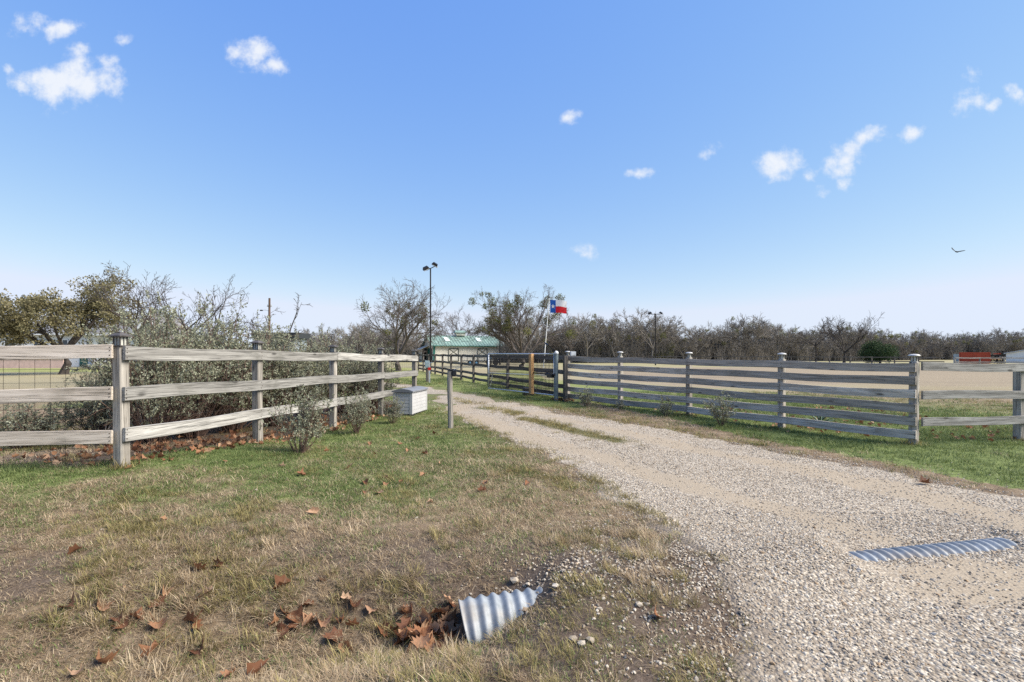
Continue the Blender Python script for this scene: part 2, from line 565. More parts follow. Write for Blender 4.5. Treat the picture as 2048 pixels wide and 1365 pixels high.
t = NT('ground_soil_and_turf')
tint = t.n.new('ShaderNodeAttribute'); tint.attribute_name = 'tint'
sepc = t.n.new('ShaderNodeSeparateColor'); t.l.new(tint.outputs['Color'], sepc.inputs[0])
pos = t.coord('Object')
nA = t.noise(pos, .8, 5, .6); nB = t.noise(pos, 7.0, 6, .65); nC = t.noise(pos, 45.0, 4, .7); nD = t.noise(pos, .12, 4, .6)
dry = t.ramp(nB, [(.25, (.090, .063, .041)), (.5, (.19, .139, .090)), (.75, (.32, .25, .168))])
far_dry = t.ramp(nD, [(.3, (.27, .225, .145)), (.7, (.36, .32, .19))])
sepp = t.n.new('ShaderNodeSeparateXYZ'); t.l.new(pos, sepp.inputs[0])
farf = t.mapr(sepp.outputs[1], 12, 30)
dry = t.mix(farf, dry, t.mix(t.mapr(nC, .3, .7, 0, .35), far_dry, (.17, .14, .09)))
grn = t.ramp(nB, [(.25, (.065, .085, .028)), (.5, (.13, .162, .052)), (.78, (.22, .25, .095))])
grn_far = t.ramp(nA, [(.3, (.20, .22, .075)), (.7, (.29, .28, .11))])
grn = t.mix(t.mapr(sepp.outputs[1], 14, 40), grn, grn_far)
soil = t.ramp(nC, [(.25, (.055, .040, .029)), (.55, (.115, .086, .064)), (.8, (.21, .17, .132))])
sand = t.ramp(nB, [(.3, (.215, .172, .115)), (.7, (.30, .245, .17))])
gfac = t.mapr(t.math('ADD', sepc.outputs[0], t.math('MULTIPLY_ADD', nB, .7, -.35)), .15, .7)
c = t.mix(gfac, dry, grn)
bfac = t.mapr(t.math('ADD', sepc.outputs[1], t.math('MULTIPLY_ADD', nB, .8, -.4)), .2, .75)
c = t.mix(bfac, c, soil)
afac = t.mapr(t.math('ADD', sepc.outputs[2], t.math('MULTIPLY_ADD', nA, .8, -.4)), .25, .75)
streak = t.noise(t.coord('Object', (.05, .4, 1)), 1.0, 5, .65)
c = t.mix(afac, c, t.mix(t.mapr(streak, .45, .7, 0, .6), sand, (.19, .15, .11)))
t.color(c)
t.bump(t.math('ADD', t.math('MULTIPLY', nC, .5), nB), .8, .03)
t.b.inputs['Roughness'].default_value = .95; t.b.inputs['Specular IOR Level'].default_value = .1
GROUND_MAT = t.mat
ground = link('ground', mesh_np('ground', V, FQ, GROUND_MAT, np.stack([gm, bm_, am], 1), True))
tag(ground, kind='structure')

# driveway sheet, irregular outline, lying 12 mm above the soil
outl = []
for i in range(len(DRIVE)):
    a = np.array(DRIVE[i]); b = np.array(DRIVE[(i + 1) % len(DRIVE)])
    L = np.hypot(*(b - a)); far = max(abs(a[1]), 1)
    n = max(1, int(L / (0.03 + .012 * far)))
    for k in range(n):
        p = a + (b - a) * k / n
        nr = np.array((-(b - a)[1], (b - a)[0])) / max(L, 1e-6)
        j = (fbm(p[0] * 1.7, p[1] * 1.7, 31, 3) - .5) * .5 + (fbm(p[0] * 8, p[1] * 8, 37, 2) - .5) * .22
        outl.append(tuple(p + nr * float(j)))
oa = np.array(outl)
pts = []
for x0, x1, y0, y1, s in ((.2, 9, 1.2, 7, .14), (-2, 13, 7, 13, .3), (-16, 8, 13, 34, .8)):
    X, Y = np.meshgrid(np.arange(x0, x1, s), np.arange(y0, y1, s))
    X = X.ravel() + rng.uniform(-.2, .2, X.size) * s; Y = Y.ravel() + rng.uniform(-.2, .2, Y.size) * s
    k = poly_sdf(outl, X, Y) < -s * .35
    pts.append(np.stack([X[k], Y[k]], 1))
allp = np.concatenate([oa] + pts)
res = delaunay_2d_cdt([Vector(p) for p in allp], [], [list(range(len(oa)))], 1, 1e-5)
dv = np.array([(p.x, p.y) for p in res[0]]); df = [tuple(f) for f in res[2] if len(f) == 3]
dsd = poly_sdf(outl, dv[:, 0], dv[:, 1])
SANDY = [(*gp(1960, 1150), .8, .2), (*gp(1960, 1190), .6, .18)]
STRIP = [(gp(900, 799), gp(1035, 830), .20), (gp(1052, 838), gp(1235, 884), .22)]


TRACKS = [[gp(*p) for p in [(2048, 1052), (1860, 1000), (1700, 960), (1450, 912), (1250, 866), (1110, 836), (980, 803), (890, 782)]],
          [gp(*p) for p in [(2048, 1170), (1900, 1120), (1700, 1060), (1500, 1008), (1300, 950), (1150, 900), (1020, 862), (930, 826), (875, 797)]]]


def sandy(x, y):
    s = np.zeros(np.shape(x))
    for tr_ in TRACKS:
        d_ = np.full(np.shape(x), 1e9)
        for a, b in zip(tr_[:-1], tr_[1:]):
            ex, ey = b[0] - a[0], b[1] - a[1]
            tt = np.clip(((x - a[0]) * ex + (y - a[1]) * ey) / (ex * ex + ey * ey), 0, 1)
            d_ = np.minimum(d_, np.hypot(x - a[0] - tt * ex, y - a[1] - tt * ey))
        nz = fbm(np.asarray(x) * 1.1, np.asarray(y) * 1.1, 131, 4)
        s = np.maximum(s, sstep(.52, .12, d_ + .55 * (nz - .45)) * .85)
    for (cx, cy, rx, ry) in SANDY:
        s = np.maximum(s, np.exp(-(((x - cx) - .2 * (y - cy)) / rx) ** 2 - ((y - cy) / ry) ** 2))
    return s


def strip(x, y):
    s = np.zeros(np.shape(x))
    for a, b, w in STRIP:
        ex, ey = b[0] - a[0], b[1] - a[1]
        tt = np.clip(((x - a[0]) * ex + (y - a[1]) * ey) / (ex * ex + ey * ey), 0, 1)
        d = np.hypot(x - a[0] - tt * ex, y - a[1] - tt * ey)
        s = np.maximum(s, np.exp(-(d / w) ** 2 * .8))
    return s


DZ = 0.012
dz = G(dv[:, 0], dv[:, 1]) + DZ - .03 * (dsd > -.02)
t = NT('limestone_gravel')
tint = t.n.new('ShaderNodeAttribute'); tint.attribute_name = 'tint'
sepc = t.n.new('ShaderNodeSeparateColor'); t.l.new(tint.outputs['Color'], sepc.inputs[0])
pos = t.coord('Object')
vc = t.voronoi(pos, 42, 'Color'); vd = t.voronoi(pos, 42, 'Distance')
sv = t.n.new('ShaderNodeSeparateColor'); t.l.new(vc, sv.inputs[0])
nA = t.noise(pos, 1.1, 5, .6); nB = t.noise(pos, 6, 6, .65); nC = t.noise(pos, 60, 3, .7)
peb = t.ramp(sv.outputs[0], [(0, (.22, .185, .15)), (.4, (.35, .30, .25)), (.75, (.45, .40, .335)), (1, (.55, .50, .44))])
peb = t.mix(t.mapr(vd, .35, .75, 0, .55), peb, (.16, .13, .105))
sandc = t.ramp(nC, [(.25, (.24, .195, .148)), (.6, (.345, .29, .228)), (.85, (.45, .395, .325))])
sf = t.mapr(t.math('ADD', sepc.outputs[1], t.math('MULTIPLY_ADD', nB, .7, -.35)), .2, .7)
sf2 = t.math('MAXIMUM', sf, t.mapr(nA, .46, .70, 0, .5))
c = t.mix(sf2, peb, sandc)
c = t.mix(1.0, c, (.98, .965, .90), 'MULTIPLY')
dirt = t.ramp(nC, [(.25, (.115, .090, .066)), (.6, (.215, .178, .138)), (.85, (.33, .285, .235))])
ef = t.mapr(t.math('ADD', sepc.outputs[0], t.math('MULTIPLY_ADD', nB, .9, -.45)), .3, .75)
c = t.mix(ef, c, dirt)
gs = t.ramp(nB, [(.3, (.07, .075, .03)), (.7, (.16, .15, .08))])
c = t.mix(t.mapr(t.math('ADD', sepc.outputs[2], t.math('MULTIPLY_ADD', nB, .6, -.3)), .3, .7), c, gs)
t.color(c)
hb = t.math('ADD', t.math('MULTIPLY', t.math('SUBTRACT', .6, vd), t.math('SUBTRACT', 1.0, t.math('MULTIPLY', sf2, .7))), t.math('MULTIPLY', nC, .35))
t.bump(hb, .8, .018)
t.b.inputs['Roughness'].default_value = .95; t.b.inputs['Specular IOR Level'].default_value = .1
GRAVEL_MAT = t.mat
edge = np.exp(dsd / np.where((dv[:, 0] < 2.6) & (dv[:, 1] < 5), .42, .16))
me = mesh_np('driveway', np.column_stack([dv, dz]), np.array(df), GRAVEL_MAT, np.stack([edge, sandy(dv[:, 0], dv[:, 1]), strip(dv[:, 0], dv[:, 1])], 1), True)
driveway = link('driveway', me)
if me.polygons[0].normal.z < 0: me.flip_normals()
tag(driveway, kind='structure')


def surf(x, y):
    """height of what lies on top: soil or driveway"""
    return G(x, y) + np.where(poly_sdf(DRIVE, x, y) < -.15, DZ, 0.002)


# ---------------------------------------------------------------- scatter (stuff)
def scatter(name, label, cat, P, R, S, I, protos):
    """one object of stuff: geometry nodes put the prototype meshes on the points"""
    me = bpy.data.meshes.new(name)
    n = len(P)
    me.vertices.add(n); me.vertices.foreach_set('co', np.asarray(P, np.float32).ravel())
    a = me.attributes.new('rot', 'FLOAT_VECTOR', 'POINT'); a.data.foreach_set('vector', np.asarray(R, np.float32).ravel())
    a = me.attributes.new('scl', 'FLOAT_VECTOR', 'POINT')
    S = np.asarray(S, np.float32)
    if S.ndim == 1: S = np.stack([S, S, S], 1)
    a.data.foreach_set('vector', S.ravel())
    a = me.attributes.new('idx', 'INT', 'POINT'); a.data.foreach_set('value', np.asarray(I, np.int32))
    me.update()
    o = link(name, me)
    tag(o, label, cat, kind='stuff')
    pc = bpy.data.collections.new(name + '_pieces')
    for i, m in enumerate(protos):
        pc.objects.link(bpy.data.objects.new('%s_piece_%02d' % (name, i), m))
    ng = bpy.data.node_groups.new(name + '_scatter', 'GeometryNodeTree')
    ng.interface.new_socket('Geometry', in_out='INPUT', socket_type='NodeSocketGeometry')
    ng.interface.new_socket('Geometry', in_out='OUTPUT', socket_type='NodeSocketGeometry')
    N, Lk = ng.nodes, ng.links
    gi = N.new('NodeGroupInput'); go = N.new('NodeGroupOutput')
    ip = N.new('GeometryNodeInstanceOnPoints'); ci = N.new('GeometryNodeCollectionInfo')
    ci.inputs['Collection'].default_value = pc; ci.inputs['Separate Children'].default_value = True; ci.inputs['Reset Children'].default_value = True
    ip.inputs['Pick Instance'].default_value = True

    def na(nm, dt):
        q = N.new('GeometryNodeInputNamedAttribute'); q.data_type = dt; q.inputs['Name'].default_value = nm
        return q.outputs['Attribute']
    e2r = N.new('FunctionNodeEulerToRotation')
    Lk.new(na('rot', 'FLOAT_VECTOR'), e2r.inputs[0]); Lk.new(e2r.outputs[0], ip.inputs['Rotation'])
    Lk.new(na('scl', 'FLOAT_VECTOR'), ip.inputs['Scale']); Lk.new(na('idx', 'INT'), ip.inputs['Instance Index'])
    Lk.new(gi.outputs[0], ip.inputs['Points']); Lk.new(ci.outputs[0], ip.inputs['Instance']); Lk.new(ip.outputs[0], go.inputs[0])
    md = o.modifiers.new('scatter', 'NODES'); md.node_group = ng
    return o


# stones
t = NT('limestone_pebble')
r = t.random()
c = t.ramp(r, [(0, (.17, .138, .108)), (.15, (.27, .225, .178)), (.4, (.35, .30, .245)), (.65, (.42, .37, .31)), (.86, (.53, .48, .42)), (.94, (.34, .235, .145)), (1, (.20, .17, .145))])
nn = t.noise(t.coord('Object'), 9, 4, .6)
c = t.mix(t.mapr(nn, .5, .75, 0, .4), c, (.30, .25, .19))
c = t.mix(1.0, c, (.98, .965, .90), 'MULTIPLY')
t.color(c); t.b.inputs['Roughness'].default_value = .9
STONE_MAT = t.mat


def stone_mesh(seed, sub=1, flat=.62):
    import bmesh
    r = random.Random(seed)
    bm = bmesh.new()
    bmesh.ops.create_icosphere(bm, subdivisions=sub, radius=1)
    axes = [Vector((r.gauss(0, 1), r.gauss(0, 1), r.gauss(0, 1))).normalized() for _ in range(5)]
    for v in bm.verts:
        k = 1.0
        for a in axes:
            d = v.co.normalized().dot(a)
            if d > .55: k = min(k, .55 / d + .10)
        v.co *= k * r.uniform(.86, 1.1)
        v.co.x *= 1.2; v.co.z *= flat
    me = bpy.data.meshes.new('stone'); bm.to_mesh(me); bm.free()
    me.materials.append(STONE_MAT)
    if sub > 1: me.polygons.foreach_set('use_smooth', [True] * len(me.polygons))
    return me


STONES = [stone_mesh(100 + i) for i in range(8)]


def euler_rand(n, tilt):
    return np.stack([rng.normal(0, tilt, n), rng.normal(0, tilt, n), rng.uniform(0, 6.283, n)], 1)


def rand_pts(n, x0, x1, y0, y1):
    return rng.uniform(x0, x1, n), rng.uniform(y0, y1, n)


SP, SS = [], []
for (n, x0, x1, y0, y1, s0, s1) in ((42000, .4, 6.0, 2.0, 5.2, .0065, .0125), (2600, .4, 6.0, 2.0, 5.2, .013, .021), (34000, -.5, 9.0, 5.2, 9.5, .008, .015), (15000, -4, 8, 9.5, 17, .011, .019)):
    x, y = rand_pts(n, x0, x1, y0, y1)
    sd = poly_sdf(DRIVE, x, y)
    keepp = np.where(sd < 0, .25 + .95 * fbm(x * 1.3, y * 1.3, 41, 3), np.exp(-sd / .28) * .35)
    keepp = keepp * (1 - .70 * np.clip(sandy(x, y) * 1.2 * (.5 + fbm(x * 3, y * 3, 77, 3)), 0, 1)) * (1 - .75 * strip(x, y))
    keepp = np.where((sd < 0) & (sd > -.5) & (y < 4.6) & (x < 2.6), keepp * .55, keepp)
    # the pipe stays clear
    dp = np.abs(y - pipe_y(x) - .01)
    keepp = np.where((x > 2.72) & (x < 4.32) & (dp < .12), 0.05, keepp)
    k = rng.random(len(x)) < keepp
    SP.append(np.stack([x[k], y[k]], 1)); SS.append(s0 + (s1 - s0) * rng.random(k.sum()) ** 1.7)
# stones round the culvert mouth and in the dirt
x, y = rand_pts(17000, -.5, 2.2, 2.2, 4.9)
d = np.hypot((x - .95) / .95, (y - 3.62) / .42)
sdp = poly_sdf(DRIVE, x, y)
kp = np.maximum(.9 * np.exp(-d ** 2 * 1.2), .36 * sstep(.1, .9, x) * (.4 + fbm(x * 2, y * 2, 161, 3)))
kp = np.where((np.abs(y - pipe_y(x)) < .16) & (x < .12), 0, kp)
k = rng.random(len(x)) < kp
SP.append(np.stack([x[k], y[k]], 1)); SS.append(.005 + .010 * rng.random(k.sum()) ** 1.7)
# stones washed up against the exposed pipe
x = rng.uniform(2.6, 4.45, 900); y = pipe_y(x) + rng.choice([-1, 1], 900) * np.abs(rng.normal(.125, .035, 900))
k = np.abs(y - pipe_y(x)) > .075
SP.append(np.stack([x[k], y[k]], 1)); SS.append(.006 + .011 * rng.random(k.sum()) ** 1.6)
# strays on the lawn
x, y = rand_pts(260, -4, 1.2, 3.2, 12)
k = rng.random(len(x)) < .3 + .6 * sstep(2.5, .2, poly_sdf(DRIVE, x, y))
SP.append(np.stack([x[k], y[k]], 1)); SS.append(.009 + .014 * rng.random(k.sum()) ** 1.5)
SP = np.concatenate(SP); SS = np.concatenate(SS)
zz = surf(SP[:, 0], SP[:, 1]) + SS * .12
scatter('gravel', 'loose pale limestone gravel covering the driveway', 'gravel', np.column_stack([SP, zz]), euler_rand(len(SP), .35), SS, rng.integers(0, 8, len(SP)), STONES)


# grass tufts
def grass_mat(name, lo, mid, hi, base):
    t = NT(name)
    r = t.random()
    f = t.attr('tint')
    f2 = t.math('ADD', t.math('MULTIPLY', r, .55), t.math('MULTIPLY', f, .45))
    c = t.ramp(f2, [(.1, lo), (.5, mid), (.9, hi)])
    t.color(c); t.b.inputs['Roughness'].default_value = .7
    tr = t.n.new('ShaderNodeBsdfTranslucent'); t.set(tr.inputs[0], c)
    ms = t.n.new('ShaderNodeMixShader'); ms.inputs[0].default_value = .3
    t.l.new(t.b.outputs[0], ms.inputs[1]); t.l.new(tr.outputs[0], ms.inputs[2]); t.l.new(ms.outputs[0], t.out.inputs[0])
    return t.mat


GRASS_G = grass_mat('green_grass', (.082, .118, .034), (.150, .195, .062), (.26, .285, .115), 0)
GRASS_D = grass_mat('dry_grass', (.19, .132, .080), (.37, .275, .168), (.60, .49, .33), 0)
GRASS_O = grass_mat('olive_grass', (.15, .125, .050), (.26, .215, .085), (.40, .33, .15), 0)


def tuft(seed, n, rad, h0, h1, lean, w, mat):
    r = np.random.default_rng(seed)
    Vs, Fs, Cs = [], [], []
    for i in range(n):
        a = r.uniform(0, 6.283); q = rad * math.sqrt(r.random())
        b = np.array((q * math.cos(a), q * math.sin(a), -.004))
        az = r.uniform(0, 6.283) * .6 + a * .4; ln = abs(r.normal(lean, .3))
        h = r.uniform(h0, h1); dirv = np.array((math.cos(az) * math.sin(min(ln, 1.5)), math.sin(az) * math.sin(min(ln, 1.5)), math.cos(min(ln, 1.5))))
        sdv = np.array((-math.sin(az + r.normal(0, .5)), math.cos(az), 0)) * w * r.uniform(.7, 1.3)
        m = b + dirv * h * .55; tip = b + dirv * h + np.array((math.cos(az), math.sin(az), -.5)) * h * .22 * r.uniform(.2, 1.6)
        o = len(Vs)
        Vs += [b - sdv, b + sdv, m + sdv * .75, m - sdv * .75, tip]
        Fs += [(o, o + 1, o + 2), (o, o + 2, o + 3), (o + 3, o + 2, o + 4)]
        Cs += [[r.random()] * 3] * 5
    return mesh_np('tuft', np.array(Vs), np.array(Fs), mat, np.array(Cs))


TG = [tuft(200 + i, 26, .075, .018, .045, .75, .0020, GRASS_G) for i in range(5)]
TD = [tuft(220 + i, 24, .085, .022, .060, 1.05, .0016, GRASS_D) for i in range(5)] + [tuft(230, 34, .04, .05, .10, .75, .0015, GRASS_D)]
TO = [tuft(240 + i, 24, .06, .03, .075, .7, .0018, GRASS_O) for i in range(4)] + [tuft(250, 40, .035, .05, .11, .65, .0017, GRASS_O)]

areas = [(26000, -6, 3.4, 1.9, 4.6, 1.0), (26000, -9, 3, 4.6, 8.5, 1.15), (12000, -7, 2.5, 8.5, 15, 1.5), (15000, -2, 12.5, 6, 19.5, 1.7), (5000, -13, -4.9, 5.6, 13, 1.7), (9000, 2, 17, 9, 21, 2.1), (6000, -9, 2, 17, 33, 2.6)]
gp_, gs_, dp_, ds_, op_, os_ = [], [], [], [], [], []
for (n, x0, x1, y0, y1, s) in areas:
    x, y = rand_pts(n, x0, x1, y0, y1)
    gr, ba, ar, sd = masks(x, y)
    lf = -side(FL0, FLD, x, y)
    fine = fbm(x * 1.6, y * 1.6, 57, 4); tuftn = fbm(x * 3.5, y * 3.5, 61, 3)
    ok = (sd > -.05 - .45 * rng.random(len(x)) ** 3 * (tuftn > .45)) | (rng.random(len(x)) < .55 * strip(x, y))
    ok &= ~((sd < .55) & (y < 4.6) & (x > .2) & (rng.random(len(x)) < .75 * sstep(.45, .55, tuftn + .1 * rng.random(len(x)))))
    inpipe = (np.abs(y - pipe_y(x)) < .22) & (x > -.46) & (x < .30)
    ok &= ~inpipe
    ok &= ~((lf < -.3) & (lf > -3) & (y > 6) & (rng.random(len(x)) < .75))
    pb = np.hypot((x - .75) / .7, (y - 3.72) / .3) < 1
    ok &= ~(pb & (rng.random(len(x)) < .85))
    u = rng.random(len(x))
    onstrip = sd < -.08
    isg = ok & (u < gr * 1.05) & ~onstrip
    rest = ok & ~isg & (rng.random(len(x)) < 1 - .75 * ba)
    iso = rest & ((rng.random(len(x)) < sstep(.52, .70, fine) * .55) | onstrip)
    isd = rest & ~iso
    isd &= (y < 8.8) | (rng.random(len(x)) < .35)
    isg &= rng.random(len(x)) < .9
    for mk, A, B in ((isg, gp_, gs_), (isd, dp_, ds_), (iso, op_, os_)):
        A.append(np.column_stack([x[mk], y[mk], surf(x[mk], y[mk])])); B.append(s * rng.uniform(.6, 1.25, mk.sum()) * (.55 + .95 * fbm(x[mk] * 2.1, y[mk] * 2.1, 91, 3)))
# longer grass left standing round the posts
for P0_, D_, n_ in ((FL0, FLD, 5), (FR0, FRD, 5), (np.array((10.04, 9.90)), np.array((2.5, .5)), 1)):
    for i in range(n_):
        c_ = P0_ + D_ * i
        for k_ in range(16):
            a_ = rng.uniform(0, 6.283); q_ = rng.uniform(.06, .20)
            p_ = (c_[0] + q_ * math.cos(a_), c_[1] + q_ * math.sin(a_))
            (gp_ if k_ % 2 else op_).append(np.array([[p_[0], p_[1], float(surf(*p_))]])); (gs_ if k_ % 2 else os_).append(np.array([rng.uniform(1.7, 2.8)]))
for nm, lab, cat, A, B, T, big in (('green_grass', 'short green winter grass on the lawn and verges', 'grass', gp_, gs_, TG, .0), ('dry_grass', 'dry tan dormant grass along the ditch', 'grass', dp_, ds_, TD, .010), ('olive_grass', 'olive and yellowish grass tufts among the dry turf', 'grass', op_, os_, TO, .035)):
    A = np.concatenate(A); B = np.concatenate(B); n = len(A)
    ii = rng.integers(0, len(T) - (1 if big else 0), n)
    if big:
        bb = (rng.random(n) < big) & (A[:, 1] < 7); ii[bb] = len(T) - 1
    if big:
        # standing clumps of straw in the foreground
        m_ = 260 if nm == 'dry_grass' else 170
        x, y = rand_pts(m_ * 3, -4.2, 1.5, 2.1, 4.6)
        k_ = (fbm(x * 1.4, y * 1.4, 151, 3) > .5) & ~((np.abs(y - pipe_y(x)) < .25) & (x > -.6) & (x < .35)) & (poly_sdf(DRIVE, x, y) > .1)
        x, y = x[k_][:m_], y[k_][:m_]
        A = np.concatenate([A, np.column_stack([x, y, surf(x, y)])]); B = np.concatenate([B, rng.uniform(.8, 1.5, len(x))]); ii = np.concatenate([ii, np.full(len(x), len(T) - 1)]); n = len(A)
    scatter(nm, lab, cat, A, euler_rand(n, .08), B, ii, T)

# ---------------------------------------------------------------- fences
GALV = plain('galvanised_steel', (.50, .52, .53), .42, .75, .18, 9, .1, .5)
DARK_METAL = plain('dark_metal', (.025, .025, .028), .5, .4, .3, 8)
BLACK_PLASTIC = plain('black_plastic', (.018, .018, .02), .45, 0, .3, 10, 0, .4)
LANTERN_PALE = plain('lantern_frost', (.42, .42, .37), .5, 0, .25, 20)
LANTERN_ROOF = plain('lantern_roof', (.10, .09, .082), .55, .2, .35, 12)
LANTERN_ROOF_PALE = plain('lantern_roof_pale', (.46, .45, .43), .5, .2, .25, 12)
NAIL = plain('rusty_nail', (.045, .028, .02), .8, .2)
WIRE = plain('rusty_wire', (.045, .038, .034), .7, .3, .4, 20)


def rail_mesh(L, h, th, seed, sag=.0, nails=(), face=1):
    r = random.Random(seed)
    n = max(4, int(L / .35)); m = MB()
    ph = r.uniform(0, 6); rows = []
    b = .004
    for i in range(n + 1):
        x = L * i / n
        wy = .006 * math.sin(ph + x * 1.3) + r.uniform(-.0015, .0015)
        wz = -sag * math.sin(math.pi * i / n) + .011 * math.sin(ph * 2 + x * 1.9) + r.uniform(-.0015, .0015)
        hh = h * (1 + r.uniform(-.015, .015)); t2 = th / 2; h2 = hh / 2
        rows.append([(x, wy + py, wz + pz) for py, pz in ((-t2 + b, -h2), (t2 - b, -h2), (t2, -h2 + b), (t2, h2 - b), (t2 - b, h2), (-t2 + b, h2), (-t2, h2 - b), (-t2, -h2 + b))])
    vs = [p for row in rows for p in row]; fs = []
    for i in range(n):
        for k in range(8):
            k2 = (k + 1) % 8
            fs.append((i * 8 + k, i * 8 + k2, (i + 1) * 8 + k2, (i + 1) * 8 + k))
    fs.append(tuple(range(8))[::-1]); fs.append(tuple(n * 8 + k for k in range(8)))
    m.add(vs, fs)
    for s in nails:
        i = min(max(int(s / L * n), 0), n); cy = sum(p[1] for p in rows[i]) / 8; cz = sum(p[2] for p in rows[i]) / 8
        for dz in (-.3, 0, .3):
            x = min(max(s + r.uniform(-.012, .012), .02), L - .02); z = cz + dz * h + r.uniform(-.008, .008)
            y0, y1 = cy + face * (th / 2 - .004), cy + face * (th / 2 + .0035)
            ring = [(x + .0065 * math.cos(a), z + .0065 * math.sin(a)) for a in [k * math.pi / 3 for k in range(6)]]
            nv = [(a, y0, b_) for a, b_ in ring] + [(a, y1, b_) for a, b_ in ring]
            m.add(nv, [(k, (k + 1) % 6, 6 + (k + 1) % 6, 6 + k) for k in range(6)] + [tuple(range(6, 12))], 1)
    return m


def frame_from(xdir, up=Vector((0, 0, 1))):
    x = xdir.normalized(); y = up.cross(x).normalized(); z = x.cross(y)
    return Matrix((x, y, z)).transposed()


def rail(parent, a, b, h, th, mat, seed, sag=.0, name='rail', nails=(), nrm=None):
    a, b = Vector(a), Vector(b)
    d = b - a
    fm = frame_from(d); face = 1 if nrm is None or (fm @ Vector((0, 1, 0))).dot(nrm) > 0 else -1
    o = rail_mesh(d.length, h, th, seed, sag, nails, face).build(name, [mat, NAIL], parent, a - parent.location, frame_from(d))
    return o


def post_mesh(h, w, seed, depth=.12):
    r = random.Random(seed); m = MB(); rows = []
    b = .012; zs = [-depth, 0, h * .3, h * .65, h - .012, h]
    for i, z in enumerate(zs):
        k = w / 2 * (1 if i < len(zs) - 1 else .88); ox, oy = r.uniform(-.003, .003), r.uniform(-.003, .003)
        rows += [(x + ox, y + oy, z) for x, y in ((-k + b, -k), (k - b, -k), (k, -k + b), (k, k - b), (k - b, k), (-k + b, k), (-k, k - b), (-k, -k + b))]
    fs = []
    for i in range(len(zs) - 1):
        for q in range(8):
            q2 = (q + 1) % 8
            fs.append((i * 8 + q, i * 8 + q2, (i + 1) * 8 + q2, (i + 1) * 8 + q))
    fs.append(tuple((len(zs) - 1) * 8 + q for q in range(8)))
    m.add(rows, fs)
    return m


def lantern_square(parent, z, s=1.0):
    m = MB()
    for sx in (-1, 1):
        for sy in (-1, 1): m.box((sx * .046 * s, sy * .046 * s, .062 * s), (.013 * s, .013 * s, .104 * s))
    m.box((0, 0, .005 * s), (.15 * s, .15 * s, .014 * s))
    for k in (-1, 1):
        m.box((k * .050 * s, 0, .062 * s), (.005 * s, .008 * s, .104 * s)); m.box((0, k * .050 * s, .062 * s), (.008 * s, .005 * s, .104 * s))
    m.build('lantern_frame', LANTERN_ROOF, parent, (0, 0, z))
    m = MB(); m.box((0, 0, .062 * s), (.082 * s, .082 * s, .10 * s)); m.build('lantern_pane', LANTERN_PALE, parent, (0, 0, z))
    m = MB()
    m.box((0, 0, .121 * s), (.168 * s, .168 * s, .012 * s)); m.box((0, 0, .143 * s), (.160 * s, .160 * s, .03 * s), taper=.5); m.box((0, 0, .163 * s), (.05 * s, .05 * s, .008 * s))
    m.build('lantern_roof', LANTERN_ROOF, parent, (0, 0, z))


def lantern_round(parent, z, s=1.0):
    m = MB(); m.lathe([(.060 * s, 0), (.062 * s, .012 * s), (.052 * s, .016 * s), (.05 * s, .10 * s), (.056 * s, .108 * s)], 14)
    for k in range(6):
        a = k * math.pi / 3
        m.box((.054 * s * math.cos(a), .054 * s * math.sin(a), .058 * s), (.014 * s, .014 * s, .085 * s), Matrix.Rotation(a, 3, 'Z'), 1)
    m.build('lantern_body', [LANTERN_PALE, LANTERN_ROOF], parent, (0, 0, z))
    m = MB(); m.lathe([(.06 * s, .106 * s), (.100 * s, .112 * s), (.104 * s, .122 * s), (.085 * s, .14 * s), (.05 * s, .151 * s), (.012 * s, .155 * s)], 18)
    m.build('lantern_roof', LANTERN_ROOF_PALE, parent, (0, 0, z), smooth=True)


def fence_run(label, group, posts, post_w, post_top, rails, spans, nrm, h, th, rmat, pmat, lantern=None, skip_posts=(), rz=0, seed=1, stub=.0):
    """posts: list of (x, y); rails: list of (z at first post, z at last post) centre heights; spans: per rail list of (i, j)"""
    p0 = posts[0]
    f = thing('rail_fence', label, 'fence', (p0[0], p0[1], g1(*p0)), 0, group)
    n = Vector((nrm[0], nrm[1], 0)).normalized()
    N = len(posts) - 1
    for i, p in enumerate(posts):
        if i in skip_posts: continue
        zg = g1(*p)
        top = post_top[0] + (post_top[1] - post_top[0]) * i / max(N, 1)
        rr = random.Random(seed * 31 + i)
        po = post_mesh(top - zg, post_w, seed * 50 + i).build('post', pmat, f, Vector((p[0], p[1], zg)) - f.location, (rr.uniform(-.008, .008), rr.uniform(-.008, .008), rz))
        if lantern: lantern(po, top - zg)
    for k, (za, zb) in enumerate(rails):
        for (i, j) in spans[k]:
            a = Vector((*(posts[0] + (posts[-1] - posts[0]) * i / N), za + (zb - za) * i / N)) + n * (post_w / 2 + th / 2 + .003)
            b = Vector((*(posts[0] + (posts[-1] - posts[0]) * j / N), za + (zb - za) * j / N)) + n * (post_w / 2 + th / 2 + .003)
            d = (b - a).normalized()
            a = a + d * (.004 - (stub if i == 0 else 0)); b = b - d * (.004 - (stub if j == N else 0))
            step_ = (b - a).length / (j - i)
            rail(f, a, b, h, th, rmat, seed * 97 + k * 13 + i, .01, 'rail', [step_ * q for q in range(j - i + 1)] if seed < 6 else (), n)
    return f


NL = np.array((2.404, -.409)); NR = np.array((-1.99, -1.40))
# left fence along the drive
Lp = [FL0 + FLD * i for i in range(5)]
fence_left = fence_run('pale weathered three-rail timber fence in front of the sage hedge', None, Lp, .125, (1.74, 1.62),
                       [(1.662, 1.516), (1.172, 1.044), (.682, .552)], [[(0, 2), (2, 4)], [(0, 3), (3, 4)], [(0, 2), (2, 4)]], NL, .165, .04, WOOD_X, WOOD_Z,
                       lambda p, z: lantern_square(p, z, 1.0), rz=-.168, seed=2, stub=.06)
